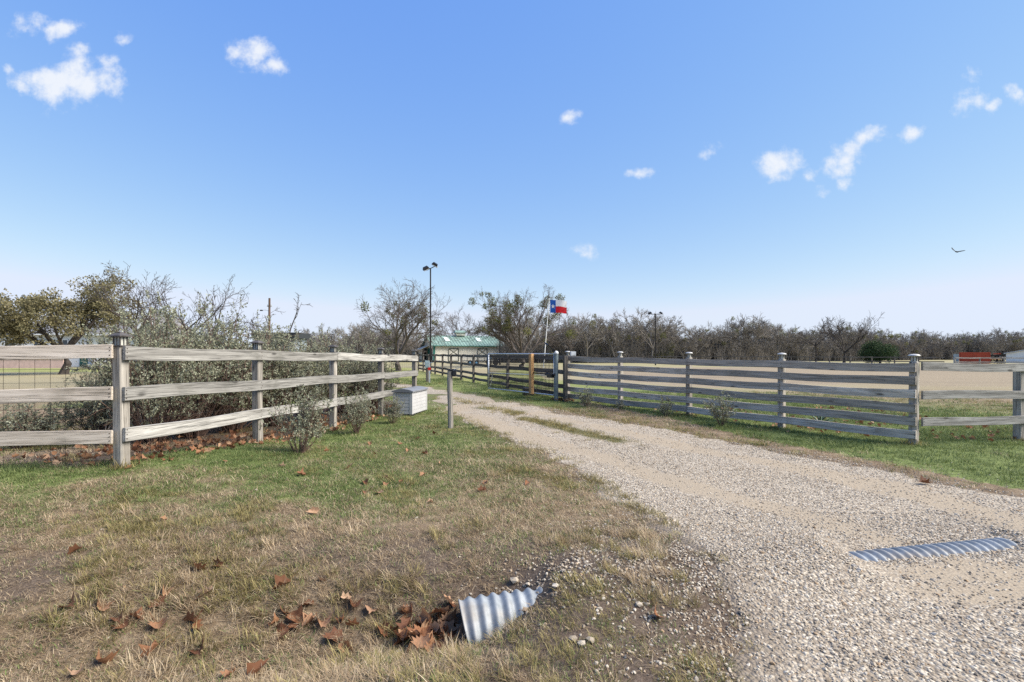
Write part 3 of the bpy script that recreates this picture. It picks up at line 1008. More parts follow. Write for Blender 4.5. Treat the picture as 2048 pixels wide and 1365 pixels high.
# roadside fence to the left of the corner post
LL = [np.array((-4.69, 6.01)), np.array((-7.13, 5.57)), np.array((-9.57, 5.13))]
fence_lroad = fence_run('grey three-rail roadside fence with wire mesh leaving the frame at left', None, LL, .125, (1.72, 1.74),
                        [(1.668, 1.675), (1.172, 1.168), (.674, .66)], [[(0, 2)]] * 3, (.177, -.984), .158, .04, WOOD_X_LIFT, WOOD_Z, None, skip_posts=(0,), rz=.18, seed=3, stub=-.05)


def wire_mesh(parent, a, b, z0, z1, zb0, zb1, dv, dh, r, off):
    """woven wire between two ground points: z0/z1 bottom and top at a, zb0/zb1 at b"""
    m = MB(); a = np.array(a) + off; b = np.array(b) + off; L = np.hypot(*(b - a))
    o = parent.location
    n = int(L / dv)
    for i in range(n + 1):
        q = a + (b - a) * i / n; lo = z0 + (zb0 - z0) * i / n; hi = z1 + (zb1 - z1) * i / n
        m.tube([(q[0] - o.x, q[1] - o.y, lo - o.z), (q[0] - o.x, q[1] - o.y, hi - o.z)], r, 3, caps=False)
    k = int((z1 - z0) / dh)
    for i in range(k + 1):
        s = i / k
        m.tube([(a[0] - o.x, a[1] - o.y, z0 + (z1 - z0) * s - o.z), (b[0] - o.x, b[1] - o.y, zb0 + (zb1 - zb0) * s - o.z)], r, 3, caps=False)
    return m.build('wire_mesh', WIRE, parent)


wire_mesh(fence_lroad, LL[0], LL[2], .36, 1.62, .34, 1.62, .155, .155, .0022, np.array((-.01, .075)))
wire_mesh(fence_left, Lp[0], Lp[4], .33, 1.62, .1, 1.48, .155, .155, .0018, np.array((-.075, .0)))

# right fence, six rails
Rp = [FR0 + FRD * i for i in range(5)]
zr0, zr4 = .145, .205
rl = [(zr0 + .249 * k, zr4 + .249 * k * 1.03) for k in range(6)]
sp = [[(0, 2), (2, 4)], [(0, 1), (1, 3), (3, 4)], [(0, 2), (2, 4)], [(0, 1), (1, 3), (3, 4)], [(0, 2), (2, 4)], [(0, 2), (2, 4)]]
fence_right = fence_run('shaded grey six-rail timber fence bordering the paddock beside the drive', None, Rp, .13, (1.50, 1.60), rl, sp, NR, .162, .04, WOOD_X_LIFT, WOOD_Z,
                        lambda p, z: lantern_round(p, z, .95), rz=.61, seed=4, stub=.07)
m = MB(); m.box((0, 0, .07), (.19, .08, .15)); m.box((0, -.043, .07), (.15, .006, .11))
m.build('control_box', plain('pale_grey_plastic', (.42, .44, .46), .5), fence_right, Vector((R4[0] + .17, R4[1] - .12, 1.585)) - fence_right.location, (0, 0, .2))
# right roadside fence beyond the corner post
RR = [np.array((7.53, 9.38)), np.array((10.04, 9.90)), np.array((12.5, 10.4))]
fence_rroad = fence_run('grey three-rail fence running off the right edge with a warped top rail', None, RR, .14, (1.44, 1.42),
                        [(1.405, 1.38), (.885, .84), (.37, .38)], [[(0, 2)]] * 3, (.203, -.979), .155, .04, WOOD_X, WOOD_Z, None, skip_posts=(0,), rz=.2, seed=5, stub=-.085)
# inner three-rail fence behind the open gate
Dp = [DF0 + DFD * i for i in range(12)]
fence_inner = fence_run('brown three-rail fence following the drive behind the open gate', None, Dp, .125, (1.58, 1.62),
                        [(1.52, 1.55), (1.02, 1.05), (.52, .55)], [[(i, i + 1) for i in range(11)]] * 3, (2.93, 1.0), .15, .04, WOOD_FAR, WOOD_FARZ, None, rz=.33, seed=6)
# bottom board of the inner fence
for i in range(0, 11):
    a, b = Dp[i], Dp[i + 1]
    nn = np.array((.947, .32)) * .086
    rail(fence_inner, (*(a + nn), .22), (*(b + nn), .22), .14, .035, WOOD_FAR, 900 + i)


def far_fence(label, pts, step, h, nr, seed, group=None, mats=(WOOD_FAR, WOOD_FARZ)):
    a0 = pts[0]
    f = thing('rail_fence', label, 'fence', (a0[0], a0[1], 0), 0, group)
    pm = post_mesh(h, .14, seed).mesh('post', mats[1])
    for (a, b) in zip(pts[:-1], pts[1:]):
        a = np.array(a); b = np.array(b); L = np.hypot(*(b - a)); n = max(1, int(L / step))
        rm = rail_mesh(L / n, .13, .04, seed).mesh('rail', mats[0])
        R = frame_from(Vector((*(b - a), 0)))
        for i in range(n):
            p = a + (b - a) * i / n
            link('post', pm, f, (p[0] - a0[0], p[1] - a0[1], 0))
            for k in range(nr):
                link('rail', rm, f, (p[0] - a0[0] + .002 * k, p[1] - a0[1] - .1, h - .09 - k * (h - .1) / nr), R)
    return f


far_fence('distant brown paddock fence in front of the bare treeline', [(-4, 92), (20, 94), (40, 82), (57, 66)], 2.44, 1.25, 2, 71)
far_fence('distant pale rail fence before the red container at right', [(58.5, 66), (78, 66)], 3.0, 1.18, 2, 72, None, (WOOD_X, WOOD_Z))

# ---------------------------------------------------------------- gate, opener, posts by the gate
GH = Vector((1.50, 17.0, 0)); GE = Vector((-.96, 20.5, 0)); GH.z = g1(GH.x, GH.y); GE.z = g1(GE.x, GE.y)
gate = thing('farm_gate', 'open galvanised tube gate with wire mesh and an orange timber brace', 'gate', GH)
gd = (GE - GH); gl = gd.length; gu = gd.normalized()


def gpt(s, z): return tuple(gu * s + Vector((0, 0, z)))


r_ = .026
for nm, s0, s1_, zz_ in (('top_rail', .10, gl, 1.60), ('bottom_rail', .10, gl, .19)):
    m = MB(); m.tube([gpt(s0, zz_), gpt(s1_, zz_)], r_, 8); m.build(nm, GALV, gate, smooth=True)
m = MB(); m.tube([gpt(.10, .86), gpt(gl, .82)], .019, 8); m.build('middle_rail', GALV, gate, smooth=True)
for s in (.10, gl):
    m = MB(); m.tube([gpt(s, .165), gpt(s, 1.625)], r_ + .002, 8); m.build('stile', GALV, gate, smooth=True)
m = MB(); m.tube([gpt(gl - .12, .2), gpt(gl - .32, .85)], .018, 6); m.build('corner_brace', GALV, gate)
m = MB()
k = int((gl - .14) / .075)
for i in range(k + 1): m.tube([gpt(.12 + (gl - .14) * i / k, .2), gpt(.12 + (gl - .14) * i / k, 1.59)], .010, 3, caps=False)
for i in range(15): m.tube([gpt(.12, .2 + i * .0993), gpt(gl - .02, .2 + i * .0993)], .0085, 3, caps=False)
m.build('wire_mesh', WIRE, gate)
sB = (1068 - 1024) / F
# brace position along the gate: x = sB * y
tb = (sB * GH.y - GH.x) / (gu.x - sB * gu.y)
bo = post_mesh(1.44, .14, 77, 0).build('timber_brace', WOOD_NEW, gate, Vector(gpt(tb, .17)) + Vector((-.10, -.10, 0)), (0, 0, math.atan2(gu.y, gu.x)))
tag(bo, 'new orange timber brace wired to the gate')
for z in (.55, 1.35):
    m = MB(); m.tube([(0, 0, z), gpt(.11, z)], .016, 6); m.build('hinge', DARK_METAL, gate)

gpost = thing('gate_post', 'blue-grey steel gate post with a domed white cap', 'post', GH)
STEELB = plain('blue_painted_steel', (.15, .18, .19), .5, .2, .25, 7, .05)
m = MB(); m.tube([(0, 0, -.1), (0, 0, 1.62)], .075, 14); m.build('post', STEELB, gpost, smooth=False)
m = MB(); m.lathe([(.08, 1.60), (.082, 1.64), (.07, 1.675), (.04, 1.70), (.005, 1.708)], 14); m.build('cap', plain('white_cap', (.62, .63, .64), .5), gpost, smooth=True)

sp_ = thing('solar_panel', 'black solar panel tilted on a bracket above the gate post', 'solar panel', GH + Vector((0, 0, 1.6)))
R = Euler((.35, math.radians(38), .5)).to_matrix()
m = MB(); m.box((-.20, .05, .22), (.44, .34, .03), R); m.build('panel', BLACK_PLASTIC, sp_)
m = MB(); m.box((-.188, .045, .238), (.40, .30, .012), R); m.build('cells', plain('solar_cells', (.012, .014, .022), .15, 0, .2, 5, 0, .6), sp_)
m = MB(); m.tube([(-.05, 0, .02), (-.16, .03, .19)], .016, 6); m.tube([(-.05, 0, .0), (-.05, 0, .1)], .02, 6); m.build('bracket', DARK_METAL, sp_)

op = thing('gate_opener', 'black gate opener arm joining the gate post to the gate', 'gate opener', GH + Vector((0, 0, .9)))
a0 = Vector((-.06, -.09, 0)); a1 = Vector(gpt(1.25, 0)) + Vector((-.07, -.06, .03))
mid = a0.lerp(a1, .38)
m = MB(); m.tube([mid, a1], .024, 8); m.build('arm', DARK_METAL, op)
m = MB(); m.tube([a0, mid], .04, 8); m.build('motor_tube', DARK_METAL, op)
m = MB(); m.box(a0.lerp(mid, .45) + Vector((-.01, -.02, -.05)), (.26, .12, .13), Matrix.Rotation(math.atan2(gu.y, gu.x), 3, 'Z')); m.build('motor_housing', BLACK_PLASTIC, op)

bx_ = gp(1058, 787)
b = thing('battery_box', 'small black plastic box on the ground behind the gate mesh', 'box', (.62, 18.9, g1(.62, 18.9)), .3)
m = MB(); m.box((0, 0, .14), (.36, .3, .28), taper=1.08); m.build('tub', BLACK_PLASTIC, b)
m = MB(); m.box((0, 0, .30), (.42, .35, .05), taper=.92); m.build('lid', BLACK_PLASTIC, b)

# leaning timber post with a keypad
kx, ky = gp(901, 858)
kp_ = thing('keypad_post', 'leaning grey timber post with a black keypad at the gravel edge', 'post', (kx, ky, g1(kx, ky)))
m = MB()
rr = random.Random(5); prof = []
for i, z in enumerate((-.1, .0, .25, .55, .85, 1.1, 1.26, 1.285)):
    prof.append(((.012 * z * -1 + .006 * math.sin(z * 5), 0, z), (.058 if i < 7 else .04) * (1 + rr.uniform(-.06, .06))))
m.tube([p for p, _ in prof], [q for _, q in prof], 9)
m.build('post', WOOD_Z, kp_)
m = MB(); m.box((0, 0, 0), (.085, .10, .135)); m.box((0, -.054, .0), (.06, .008, .09)); m.build('keypad', BLACK_PLASTIC, kp_, (.085, -.01, 1.22))
m = MB(); m.tube([(.05, 0, 1.28), (.12, -.02, 1.32), (.2, -.04, 1.345)], .006, 5); m.build('antenna', GALV, kp_)
m = MB(); m.box((0, 0, 1.295), (.125, .12, .012)); m.build('post_cap', DARK_METAL, kp_, (-.012, 0, 0))

# marker post with red reflector and box post behind the fence end
mx, my = gp(859, 766)
q = thing('marker_post', 'thin grey steel latch post with a red reflector beside the drive', 'post', (mx, my, g1(mx, my)))
m = MB(); m.tube([(0, 0, -.1), (0, 0, 1.12)], .045, 8); m.build('post', GALV, q)
m = MB(); m.lathe([(.01, -.02), (.09, -.02), (.09, .02), (.01, .02)], 14); o = m.build('reflector', plain('red_plastic', (.55, .03, .02), .35, 0, .15), q, (0, -.07, .80), (math.radians(90), 0, 0))
m = MB(); m.tube([(-.35, 0, 1.1), (.18, 0, 1.14)], .02, 6); m.build('latch_arm', GALV, q)
mx, my = -4.95, 29.2
q = thing('utility_box', 'small grey-green utility box on a timber post left of the latch post', 'utility box', (mx, my, g1(mx, my)))
post_mesh(1.15, .14, 88).build('post', WOOD_FARZ, q)
m = MB(); m.box((0, 0, 0), (.24, .14, .42)); m.box((0, -.075, .0), (.18, .012, .34)); m.build('box', plain('grey_green_enclosure', (.33, .40, .40), .5), q, (.02, -.15, 1.05))

# ---------------------------------------------------------------- deck box
dbx = thing('deck_box', 'light grey slatted plastic deck box with a dark grey lid by the fence', 'storage box', (-2.79, 13.78, g1(-2.79, 13.78)), -.168)
BOXP = plain('light_grey_resin', (.41, .405, .40), .5, 0, .08, 4, 0, .35)
BOXL = plain('dark_grey_resin', (.17, .175, .185), .5, 0, .15, 4, 0, .35)
W_, L_, H_ = .52, 1.16, .64
m = MB()
for k in range(6):
    z0 = .05 + k * .0925
    m.box((0, 0, z0 + .046), (W_, L_, .088), taper=.99)
m.box((0, 0, .32), (W_ - .02, L_ - .02, .56))
for sx in (-1, 1):
    for sy in (-1, 1): m.box((sx * (W_ / 2 - .03), sy * (L_ / 2 - .03), .325), (.075, .075, .565))
m.build('body', BOXP, dbx)
m = MB(); m.box((0, 0, .025), (W_ - .03, L_ - .03, .06)); m.build('base', BLACK_PLASTIC, dbx)
m = MB(); vs = []; fs = []; n = 10
for i in range(n + 1):
    s = -1 + 2 * i / n
    z = .655 + .055 * (1 - s * s)
    vs += [(s * (W_ / 2 + .035), -L_ / 2 - .04, z), (s * (W_ / 2 + .035), L_ / 2 + .04, z), (s * (W_ / 2 + .035), -L_ / 2 - .04, .618), (s * (W_ / 2 + .035), L_ / 2 + .04, .618)]
for i in range(n):
    a = i * 4; b2 = a + 4
    fs += [(a, b2, b2 + 1, a + 1), (a + 2, a + 3, b2 + 3, b2 + 2), (a, a + 2, b2 + 2, b2), (a + 1, b2 + 1, b2 + 3, a + 3)]
fs += [(0, 1, 3, 2), (n * 4, n * 4 + 2, n * 4 + 3, n * 4 + 1)]
m.add(vs, fs); m.build('lid', BOXL, dbx)

# ---------------------------------------------------------------- culvert pipe
t = NT('corrugated_galvanised')
v = t.coord('Object')
n_ = t.noise(v, 14, 5); n2 = t.noise(v, 55, 4); n3 = t.noise(v, 2.5, 4)
c = t.ramp(n_, [(.3, (.19, .21, .22)), (.7, (.34, .36, .37))])
c = t.mix(t.mapr(n3, .48, .70, 0, .65), c, (.30, .245, .185))
c = t.mix(t.mapr(n2, .62, .75, 0, .6), c, (.30, .24, .19))
t.color(c); t.b.inputs['Metallic'].default_value = .2; t.b.inputs['Roughness'].default_value = .68
t.bump(n2, .15, .003)
PIPE_MAT = t.mat
culvert = thing('culvert_pipe', 'corrugated galvanised culvert pipe running under the gravel drive', 'pipe', (PIPE_A[0], PIPE_A[1], 0))
ax = Vector((1, PIPE_S, 0)).normalized(); sd_ = Vector((-PIPE_S, 1, 0)).normalized()
RP = .18


def pipe_section(s0, s1, zaxis, amp, pitch, crush=0.0, flip=1):
    m = MB(); ns = int((s1 - s0) / (pitch / 10)); nt = 40; vs = []; fs = []
    for lay, dr in ((0, 0.0), (1, -.006)):
        for i in range(ns + 1):
            s = s0 + (s1 - s0) * i / ns
            for k in range(nt):
                th = 2 * math.pi * k / nt
                r = RP + dr + amp * math.sin(2 * math.pi * s / pitch + .55 * th)
                y, z = r * math.cos(th), r * math.sin(th)
                cr = crush * math.exp(-max(s - s0, 0) / .22)
                z = z * (1 - .42 * cr) - .05 * cr * math.cos(th * 2 + .6)
                y = y * (1 + .25 * cr) - .03 * cr
                ss = s + .11 * cr * (1 - math.sin(th + .25)) / 2
                p = ax * ss + sd_ * y
                vs.append((p.x, p.y, zaxis(s) + z))
    N1 = (ns + 1) * nt
    for lay in (0, 1):
        for i in range(ns):
            for k in range(nt):
                k2 = (k + 1) % nt
                q = (i * nt + k, i * nt + k2, (i + 1) * nt + k2, (i + 1) * nt + k)
                fs.append(tuple(x + lay * N1 for x in (q if lay == 0 else q[::-1])))
    for i in (0, ns):
        for k in range(nt):
            k2 = (k + 1) % nt
            q = (i * nt + k, N1 + i * nt + k, N1 + i * nt + k2, i * nt + k2)
            fs.append(q if i == 0 else q[::-1])
    m.add(vs, fs)
    return m


pipe_section(-.06, 5.0, lambda s: -.196 + .048 * min(1, s / 3.3), .0125, .085, .8).build('barrel', PIPE_MAT, culvert, smooth=True)
# folded seam band along the torn lower lip
m = MB(); vs = []; fs = []
for i in range(13):
    u = i / 12; s = -.03 + .44 * u
    th0 = 3.62 - .62 * u
    for k, dt in enumerate((0, .14, .30)):
        th = th0 + dt; r = RP + .018 + .010 * math.sin(i * 1.1 + k)
        p = ax * s + sd_ * (r * math.cos(th) * 1.05); vs.append((p.x, p.y, -.165 + r * math.sin(th)))
for i in range(12):
    for k in range(2):
        a = i * 3 + k; fs.append((a, a + 1, a + 4, a + 3))
m.add(vs, fs)
o = m.build('seam_band', PIPE_MAT, culvert, smooth=True)
md = o.modifiers.new('thick', 'SOLIDIFY'); md.thickness = .006

# ---------------------------------------------------------------- shrubs
SAGE = leafy('sage_leaves', (.128, .130, .082), (.26, .268, .178), (.41, .42, .31), .25)
STEM = plain('sage_stem', (.13, .085, .066), .9, 0, .4, 12)
BARK = plain('grey_bark', (.105, .088, .076), .95, 0, .4, 4, .4)
BARK_D = plain('dark_bark', (.060, .050, .043), .95, 0, .4, 4, .4)
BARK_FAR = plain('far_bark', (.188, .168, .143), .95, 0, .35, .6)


def unit(v):
    return v / (np.linalg.norm(v) + 1e-9)


def leaf_quads(P, D, L, W, seed, tint):
    """rhombic leaves: P base points, D directions"""
    r = np.random.default_rng(seed); n = len(P)
    up = r.normal(0, 1, (n, 3)); S = np.cross(D, up); S /= np.linalg.norm(S, axis=1, keepdims=True) + 1e-9
    L = np.asarray(L).reshape(-1, 1) * np.ones((n, 1)); W = np.asarray(W).reshape(-1, 1) * np.ones((n, 1))
    N = np.cross(S, D)
    V = np.stack([P, P + D * L * .5 + S * W - N * W * .25, P + D * L, P + D * L * .5 - S * W - N * W * .25], 1).reshape(-1, 3)
    Fq = np.arange(4 * n).reshape(n, 4)
    T = np.repeat(np.asarray(tint).reshape(-1, 1), 4, 0).reshape(-1, 1) * np.ones((1, 3))
    return V, Fq, T


def sage_bush(seed, H, Rad, nstem, leaf, per, bottom=.25, dens=1.0):
    r = np.random.default_rng(seed); m = MB(); LP, LD, LT = [], [], []
    for i in range(nstem):
        az = r.uniform(0, 6.283); spread = math.sqrt(r.random())
        tgt = np.array((math.cos(az) * Rad * spread, math.sin(az) * Rad * spread, H * (r.uniform(.62, 1.0) if spread < .7 else r.uniform(.30, .88))))
        b = np.array((math.cos(az), math.sin(az), 0)) * Rad * .14 * r.random()
        mid = b * .4 + tgt * .5 + np.array((0, 0, H * .02)) + r.normal(0, .05 * Rad, 3)
        r0 = .009 * H ** .6
        m.tube([b, mid, tgt], [r0, r0 * .6, r0 * .28], 4, caps=False)
        for j in range(5):
            t_ = .3 + .7 * (j + r.random()) / 5
            s = (1 - t_) ** 2 * b + 2 * t_ * (1 - t_) * mid + t_ * t_ * tgt
            d = unit(unit(tgt - b) * .55 + r.normal(0, .55, 3) + np.array((0, 0, .22))); Lb = H * r.uniform(.13, .26)
            e = s + d * Lb
            m.tube([s, s + d * Lb * .5 + r.normal(0, .015, 3), e], [r0 * .42, r0 * .3, r0 * .15], 3, caps=False)
            for k in range(4):
                u = .2 + .8 * (k + r.random()) / 4
                s2 = s + d * Lb * u; d2 = unit(d * .7 + r.normal(0, .6, 3) + np.array((0, 0, .15))); L2 = H * r.uniform(.06, .13)
                e2 = s2 + d2 * L2
                m.tube([s2, e2], [r0 * .22, r0 * .1], 3, caps=False)
                if e2[2] < bottom * H * r.uniform(.6, 1.5): continue
                nl = int(per * r.uniform(.5, 1.3))
                if r.random() > dens: nl = int(nl * .2)
                q = r.uniform(.1, 1.08, nl)
                LP.append(s2 + (e2 - s2) * q[:, None] + r.normal(0, leaf * .25, (nl, 3)))
                dd = d2 * .5 + r.normal(0, .7, (nl, 3)); dd /= np.linalg.norm(dd, axis=1, keepdims=True); LD.append(dd)
                LT.append(np.clip(r.normal(.5, .2, nl) + .12 * r.normal(), 0, 1))
    LP = np.concatenate(LP); LD = np.concatenate(LD); LT = np.concatenate(LT)
    V, Fq, T = leaf_quads(LP, LD, leaf * np.random.default_rng(seed + 1).uniform(.7, 1.3, len(LP)), leaf * .3, seed, LT)
    return m.mesh('stems', STEM), mesh_np('foliage', V, Fq, SAGE, T)


def place_bush(name, label, meshes, loc, rz, s, group=None, sz=None):
    o = thing(name, label, 'shrub', loc, rz, group)
    for nm, me in zip(('stems', 'foliage'), meshes):
        c = link(nm, me, o); c.scale = (s, s, sz or s)
    return o


HB = [sage_bush(400 + i, 2.05, 1.15, 60, .040, 22, .28) for i in range(3)]
HL = ['silvery sage bush at the hedge end nearest the corner post', 'tall sage bush in the hedge, second from the corner post', 'dense sage bush in the hedge, third from the corner post',
      'broad sage bush midway along the hedge behind the fence', 'sage bush in the hedge, third from its far end', 'sage bush in the hedge, second from its far end', 'last sage bush of the hedge, nearest the drive and deck box']
hed = unit(FLD)
hn = np.array((-hed[1], hed[0]))
HPX = [(305, 8.3, .82, 1.0), (385, 9.3, 1.02, 1.13), (465, 10.4, 1.05, 1.10), (548, 11.4, .97, 1.0), (622, 12.4, .9, .98), (690, 13.5, .8, .95), (742, 14.6, .68, .84)]
for i, (px, Z, k, kz) in enumerate(HPX):
    p = ((px - 1024) / F * Z, Z)
    place_bush('sage_bush', HL[i], HB[i % 3], (p[0], p[1], g1(*p) - .02), 1.3 * i, k, 'sage hedge along the left fence', kz)
for i, (px, Z, k, kz, lab) in enumerate([(345, 11.6, 1.1, 1.02, 'sage bush in the second hedge row behind the corner post'), (445, 13.4, 1.1, 1.0, 'sage bush in the second hedge row behind the middle of the fence'), (200, 9.0, .55, .62, 'low sage bush just left of the corner post behind the wire')]):
    p = ((px - 1024) / F * Z, Z)
    place_bush('sage_bush', lab, HB[(i + 1) % 3], (p[0], p[1], g1(*p) - .02), 2.1 * i + .7, k, 'sage hedge along the left fence', kz)
SB = [sage_bush(430 + i, 1.0, .55, 30, .036, 11, .22, .75) for i in range(2)]
small = [((600, 908), .93, .95, 0, 'open silvery sage shrub nearest the camera in front of the fence'), ((712, 868), .80, .92, 1, 'silvery sage shrub midway between the near shrub and the deck box'), ((784, 848), .62, .62, 0, 'small round sage shrub against the deck box')]
for (px, py), s, kz, k, lab in small:
    x, y = gp(px, py)
    place_bush('sage_shrub', lab, SB[k], (x, y, g1(x, y) - .01), px * .1, s * .84, 'young sage shrubs on the lawn', kz)
TB = [sage_bush(450 + i, .7, .30, 15, .034, 10, .2, .75) for i in range(2)]
for (px, py), s, k, lab in [((1172, 815), .85, 0, 'thin sage seedling nearest the gate post by the six-rail fence'), ((1241, 822), .5, 1, 'tiny sage seedling at the second post from the gate'), ((1331, 834), .75, 1, 'small sage seedling between the two middle posts of the six-rail fence'), ((1443, 854), 1.05, 0, 'largest sage seedling in front of the six-rail fence')]:
    x, y = gp(px, py)
    place_bush('sage_seedling', lab, TB[k], (x, y, g1(x, y) - .01), px * .3, s, 'sage seedlings along the six-rail fence')
x, y = -8.0, 8.2
place_bush('sage_shrub', 'sparse twiggy shrub behind the wire of the roadside fence', SB[1], (x, y, g1(x, y)), 1.0, 1.15, None, .85)

# agave
ag = thing('agave', 'spiky blue-green agave behind the six-rail fence', 'agave', ((1640 - 1024) / F * 11.4, 11.4, g1(7.0, 11.4)))
AG = plain('agave_leaf', (.10, .155, .12), .55, 0, .3, 5)
rr = random.Random(3)
for i in range(17):
    az = i * 2.4; el = math.radians(20 + 62 * (i / 17)); L = .42 - .1 * (i / 17)
    m = MB(); vs = []; fs = []
    for k in range(6):
        u = k / 5; w = .045 * (1 - u) ** .6 * (1 if u > .1 else .7) + .001
        x_ = L * u; z_ = .06 * math.sin(u * 2.5)
        vs += [(x_, -w, z_ + w * .5), (x_, 0, z_ - .012 * (1 - u)), (x_, w, z_ + w * .5), (x_, 0, z_ + .008 * (1 - u))]
    for k in range(5):
        for q in range(4): fs.append((k * 4 + q, k * 4 + (q + 1) % 4, (k + 1) * 4 + (q + 1) % 4, (k + 1) * 4 + q))
    m.add(vs, fs)
    m.build('leaf', AG, ag, (0, 0, .03), (0, -el * .85, az), smooth=True)

# ---------------------------------------------------------------- trees
def grow(seed, H, r0, n_main, fork, spread, levels, kids, ratio, jit, upb, min_r, trunk_sides=8, lean=(0, 0)):
    """trunk mesh builder, branch mesh builder, tip list, knots list"""
    r = np.random.default_rng(seed); tm, bm2 = MB(), MB(); tips = []; nodes = []

    def br(p, d, L, rad, lv):
        ns = 4 if lv <= 1 else (3 if lv == 2 else 2)
        pts = [p]; rads = [rad]; dirs = [d]
        for i in range(ns):
            d = unit(d + r.normal(0, jit, 3) + np.array((0, 0, upb)))
            p = p + d * L / ns; pts.append(p); dirs.append(d); rads.append(max(rad * (1 - .72 * (i + 1) / ns), min_r * .6))
        bm2.tube(pts, rads, 5 if lv <= 1 else (4 if lv == 2 else 3), caps=False)
        if lv >= 1: nodes.append((pts[-1], lv))
        if lv < levels:
            for k in range(kids[lv]):
                u = .28 + .72 * (k + r.random()) / kids[lv]; q = u * ns; i = min(int(q), ns - 1)
                s = pts[i] + (pts[i + 1] - pts[i]) * (q - i)
                sd = r.normal(0, 1, 3); sd -= dirs[i] * sd.dot(dirs[i]); sd = unit(sd)
                a = r.uniform(.45, .95)
                br(s, unit(dirs[i] * math.cos(a) + sd * math.sin(a)), L * ratio[lv] * r.uniform(.7, 1.25) * (1.15 - .4 * u), max(rads[i] * .6, min_r), lv + 1)
        else:
            tips.append((p, d))
    b = np.array((0., 0., -.1)); hf = H * fork
    f = np.array((lean[0], lean[1], hf))
    mid = b * .5 + f * .5 + r.normal(0, .03 * H, 3) * np.array((1, 1, 0))
    tm.tube([b, np.array((0, 0, .15)), mid, f], [r0 * 1.5, r0 * 1.1, r0 * .92, r0 * .8], trunk_sides, caps=True)
    for i in range(n_main):
        az = 6.283 * (i + r.uniform(-.3, .3)) / n_main; inc = spread * r.uniform(.45, 1.15)
        d = np.array((math.cos(az) * math.sin(inc), math.sin(az) * math.sin(inc), math.cos(inc)))
        start = f - np.array((0, 0, hf * .25 * r.random() * (1 if i else 0)))
        br(start, d, (H - hf) * r.uniform(.62, .86), r0 * .62 * r.uniform(.7, 1.1), 0)
    return tm, bm2, tips, nodes


def ball_leaves(centers, rad, per, leaf, seed, shape=1.0):
    r = np.random.default_rng(seed); P, D, T = [], [], []
    for c, R in zip(centers, rad):
        n = int(per * R ** 1.5) + 8
        d = r.normal(0, 1, (n, 3)); d /= np.linalg.norm(d, axis=1, keepdims=True)
        q = R * r.random((n, 1)) ** .45
        P.append(c + d * q * np.array((1, 1, shape))); dd = d + r.normal(0, .6, (n, 3)); D.append(dd / np.linalg.norm(dd, axis=1, keepdims=True))
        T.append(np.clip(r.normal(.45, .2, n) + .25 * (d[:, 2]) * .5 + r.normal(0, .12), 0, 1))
    P = np.concatenate(P); D = np.concatenate(D); T = np.concatenate(T)
    return leaf_quads(P, D, leaf * np.random.default_rng(seed).uniform(.6, 1.4, len(P)), leaf * .34, seed, T)


OAK_L = leafy('live_oak_leaves', (.085, .082, .042), (.20, .178, .09), (.36, .31, .17), .35)
MIST_L = leafy('mistletoe_leaves', (.06, .075, .022), (.15, .155, .05), (.27, .25, .095), .35)
JUN_L = leafy('juniper_leaves', (.014, .030, .012), (.030, .060, .020), (.06, .10, .035), .15)


def tree_thing(name, label, loc, parts, rz=0, s=1.0, group=None):
    o = thing(name, label, 'tree', loc, rz, group)
    for nm, me in parts:
        c = link(nm, me, o); c.scale = (s, s, s)
    return o


# live oak at left
tm, bm2, tips, nodes = grow(501, 8.3, .32, 7, .24, .95, 3, (5, 4, 4), (.55, .55, .55), .16, .02, .018)
rC = np.random.default_rng(5)
cent = [p for p, d in tips]; keep = [c for c in cent if rC.random() < .8]
for _ in range(40):
    a_ = rC.uniform(0, 6.283); q_ = math.sqrt(rC.random()); h_ = rC.random()
    keep.append(np.array((math.cos(a_) * q_ * 4.9 * (1 - .45 * h_), math.sin(a_) * q_ * 4.2, 2.9 + 3.9 * h_ - .5 * q_)))
Vv, Fv, Tv = ball_leaves(keep, [rC.uniform(.35, .8) for _ in keep], 85, .18, 502, .6)
x0 = (128 - 1024) / F * 40
tree_thing('live_oak', 'olive-brown leafy live oak standing before the white house at left', (x0, 40, 0), [('trunk', tm.mesh('trunk', BARK_D)), ('crown', bm2.mesh('crown', BARK_D)), ('foliage', mesh_np('foliage', Vv, Fv, OAK_L, Tv))], .4 + math.pi, .92)


def bare(seed, H, r0, n_main=5, fork=.22, spread=.85, levels=4, kids=(5, 5, 4, 4), ratio=(.62, .58, .55, .55), jit=.17, upb=.05, min_r=.012, mist=0, mat=None, mrad=.4):
    tm, bm2, tips, nodes = grow(seed, H, r0, n_main, fork, spread, levels, kids, ratio, jit, upb, min_r)
    mat = mat or BARK
    parts = [('trunk', tm.mesh('trunk', mat)), ('crown', bm2.mesh('crown', mat))]
    if mist:
        r = np.random.default_rng(seed + 9); nd = [p for p, lv in nodes if lv in (1, 2)]
        ch = [nd[i] for i in r.choice(len(nd), min(mist, len(nd)), False)]
        Vv, Fv, Tv = ball_leaves(ch, [mrad * r.uniform(.5, 1.2) for _ in ch], 420, .16, seed + 3)
        parts.append(('mistletoe', mesh_np('mistletoe', Vv, Fv, MIST_L, Tv)))
    return parts


def px_loc(px, Z): return ((px - 1024) / F * Z, Z, 0)


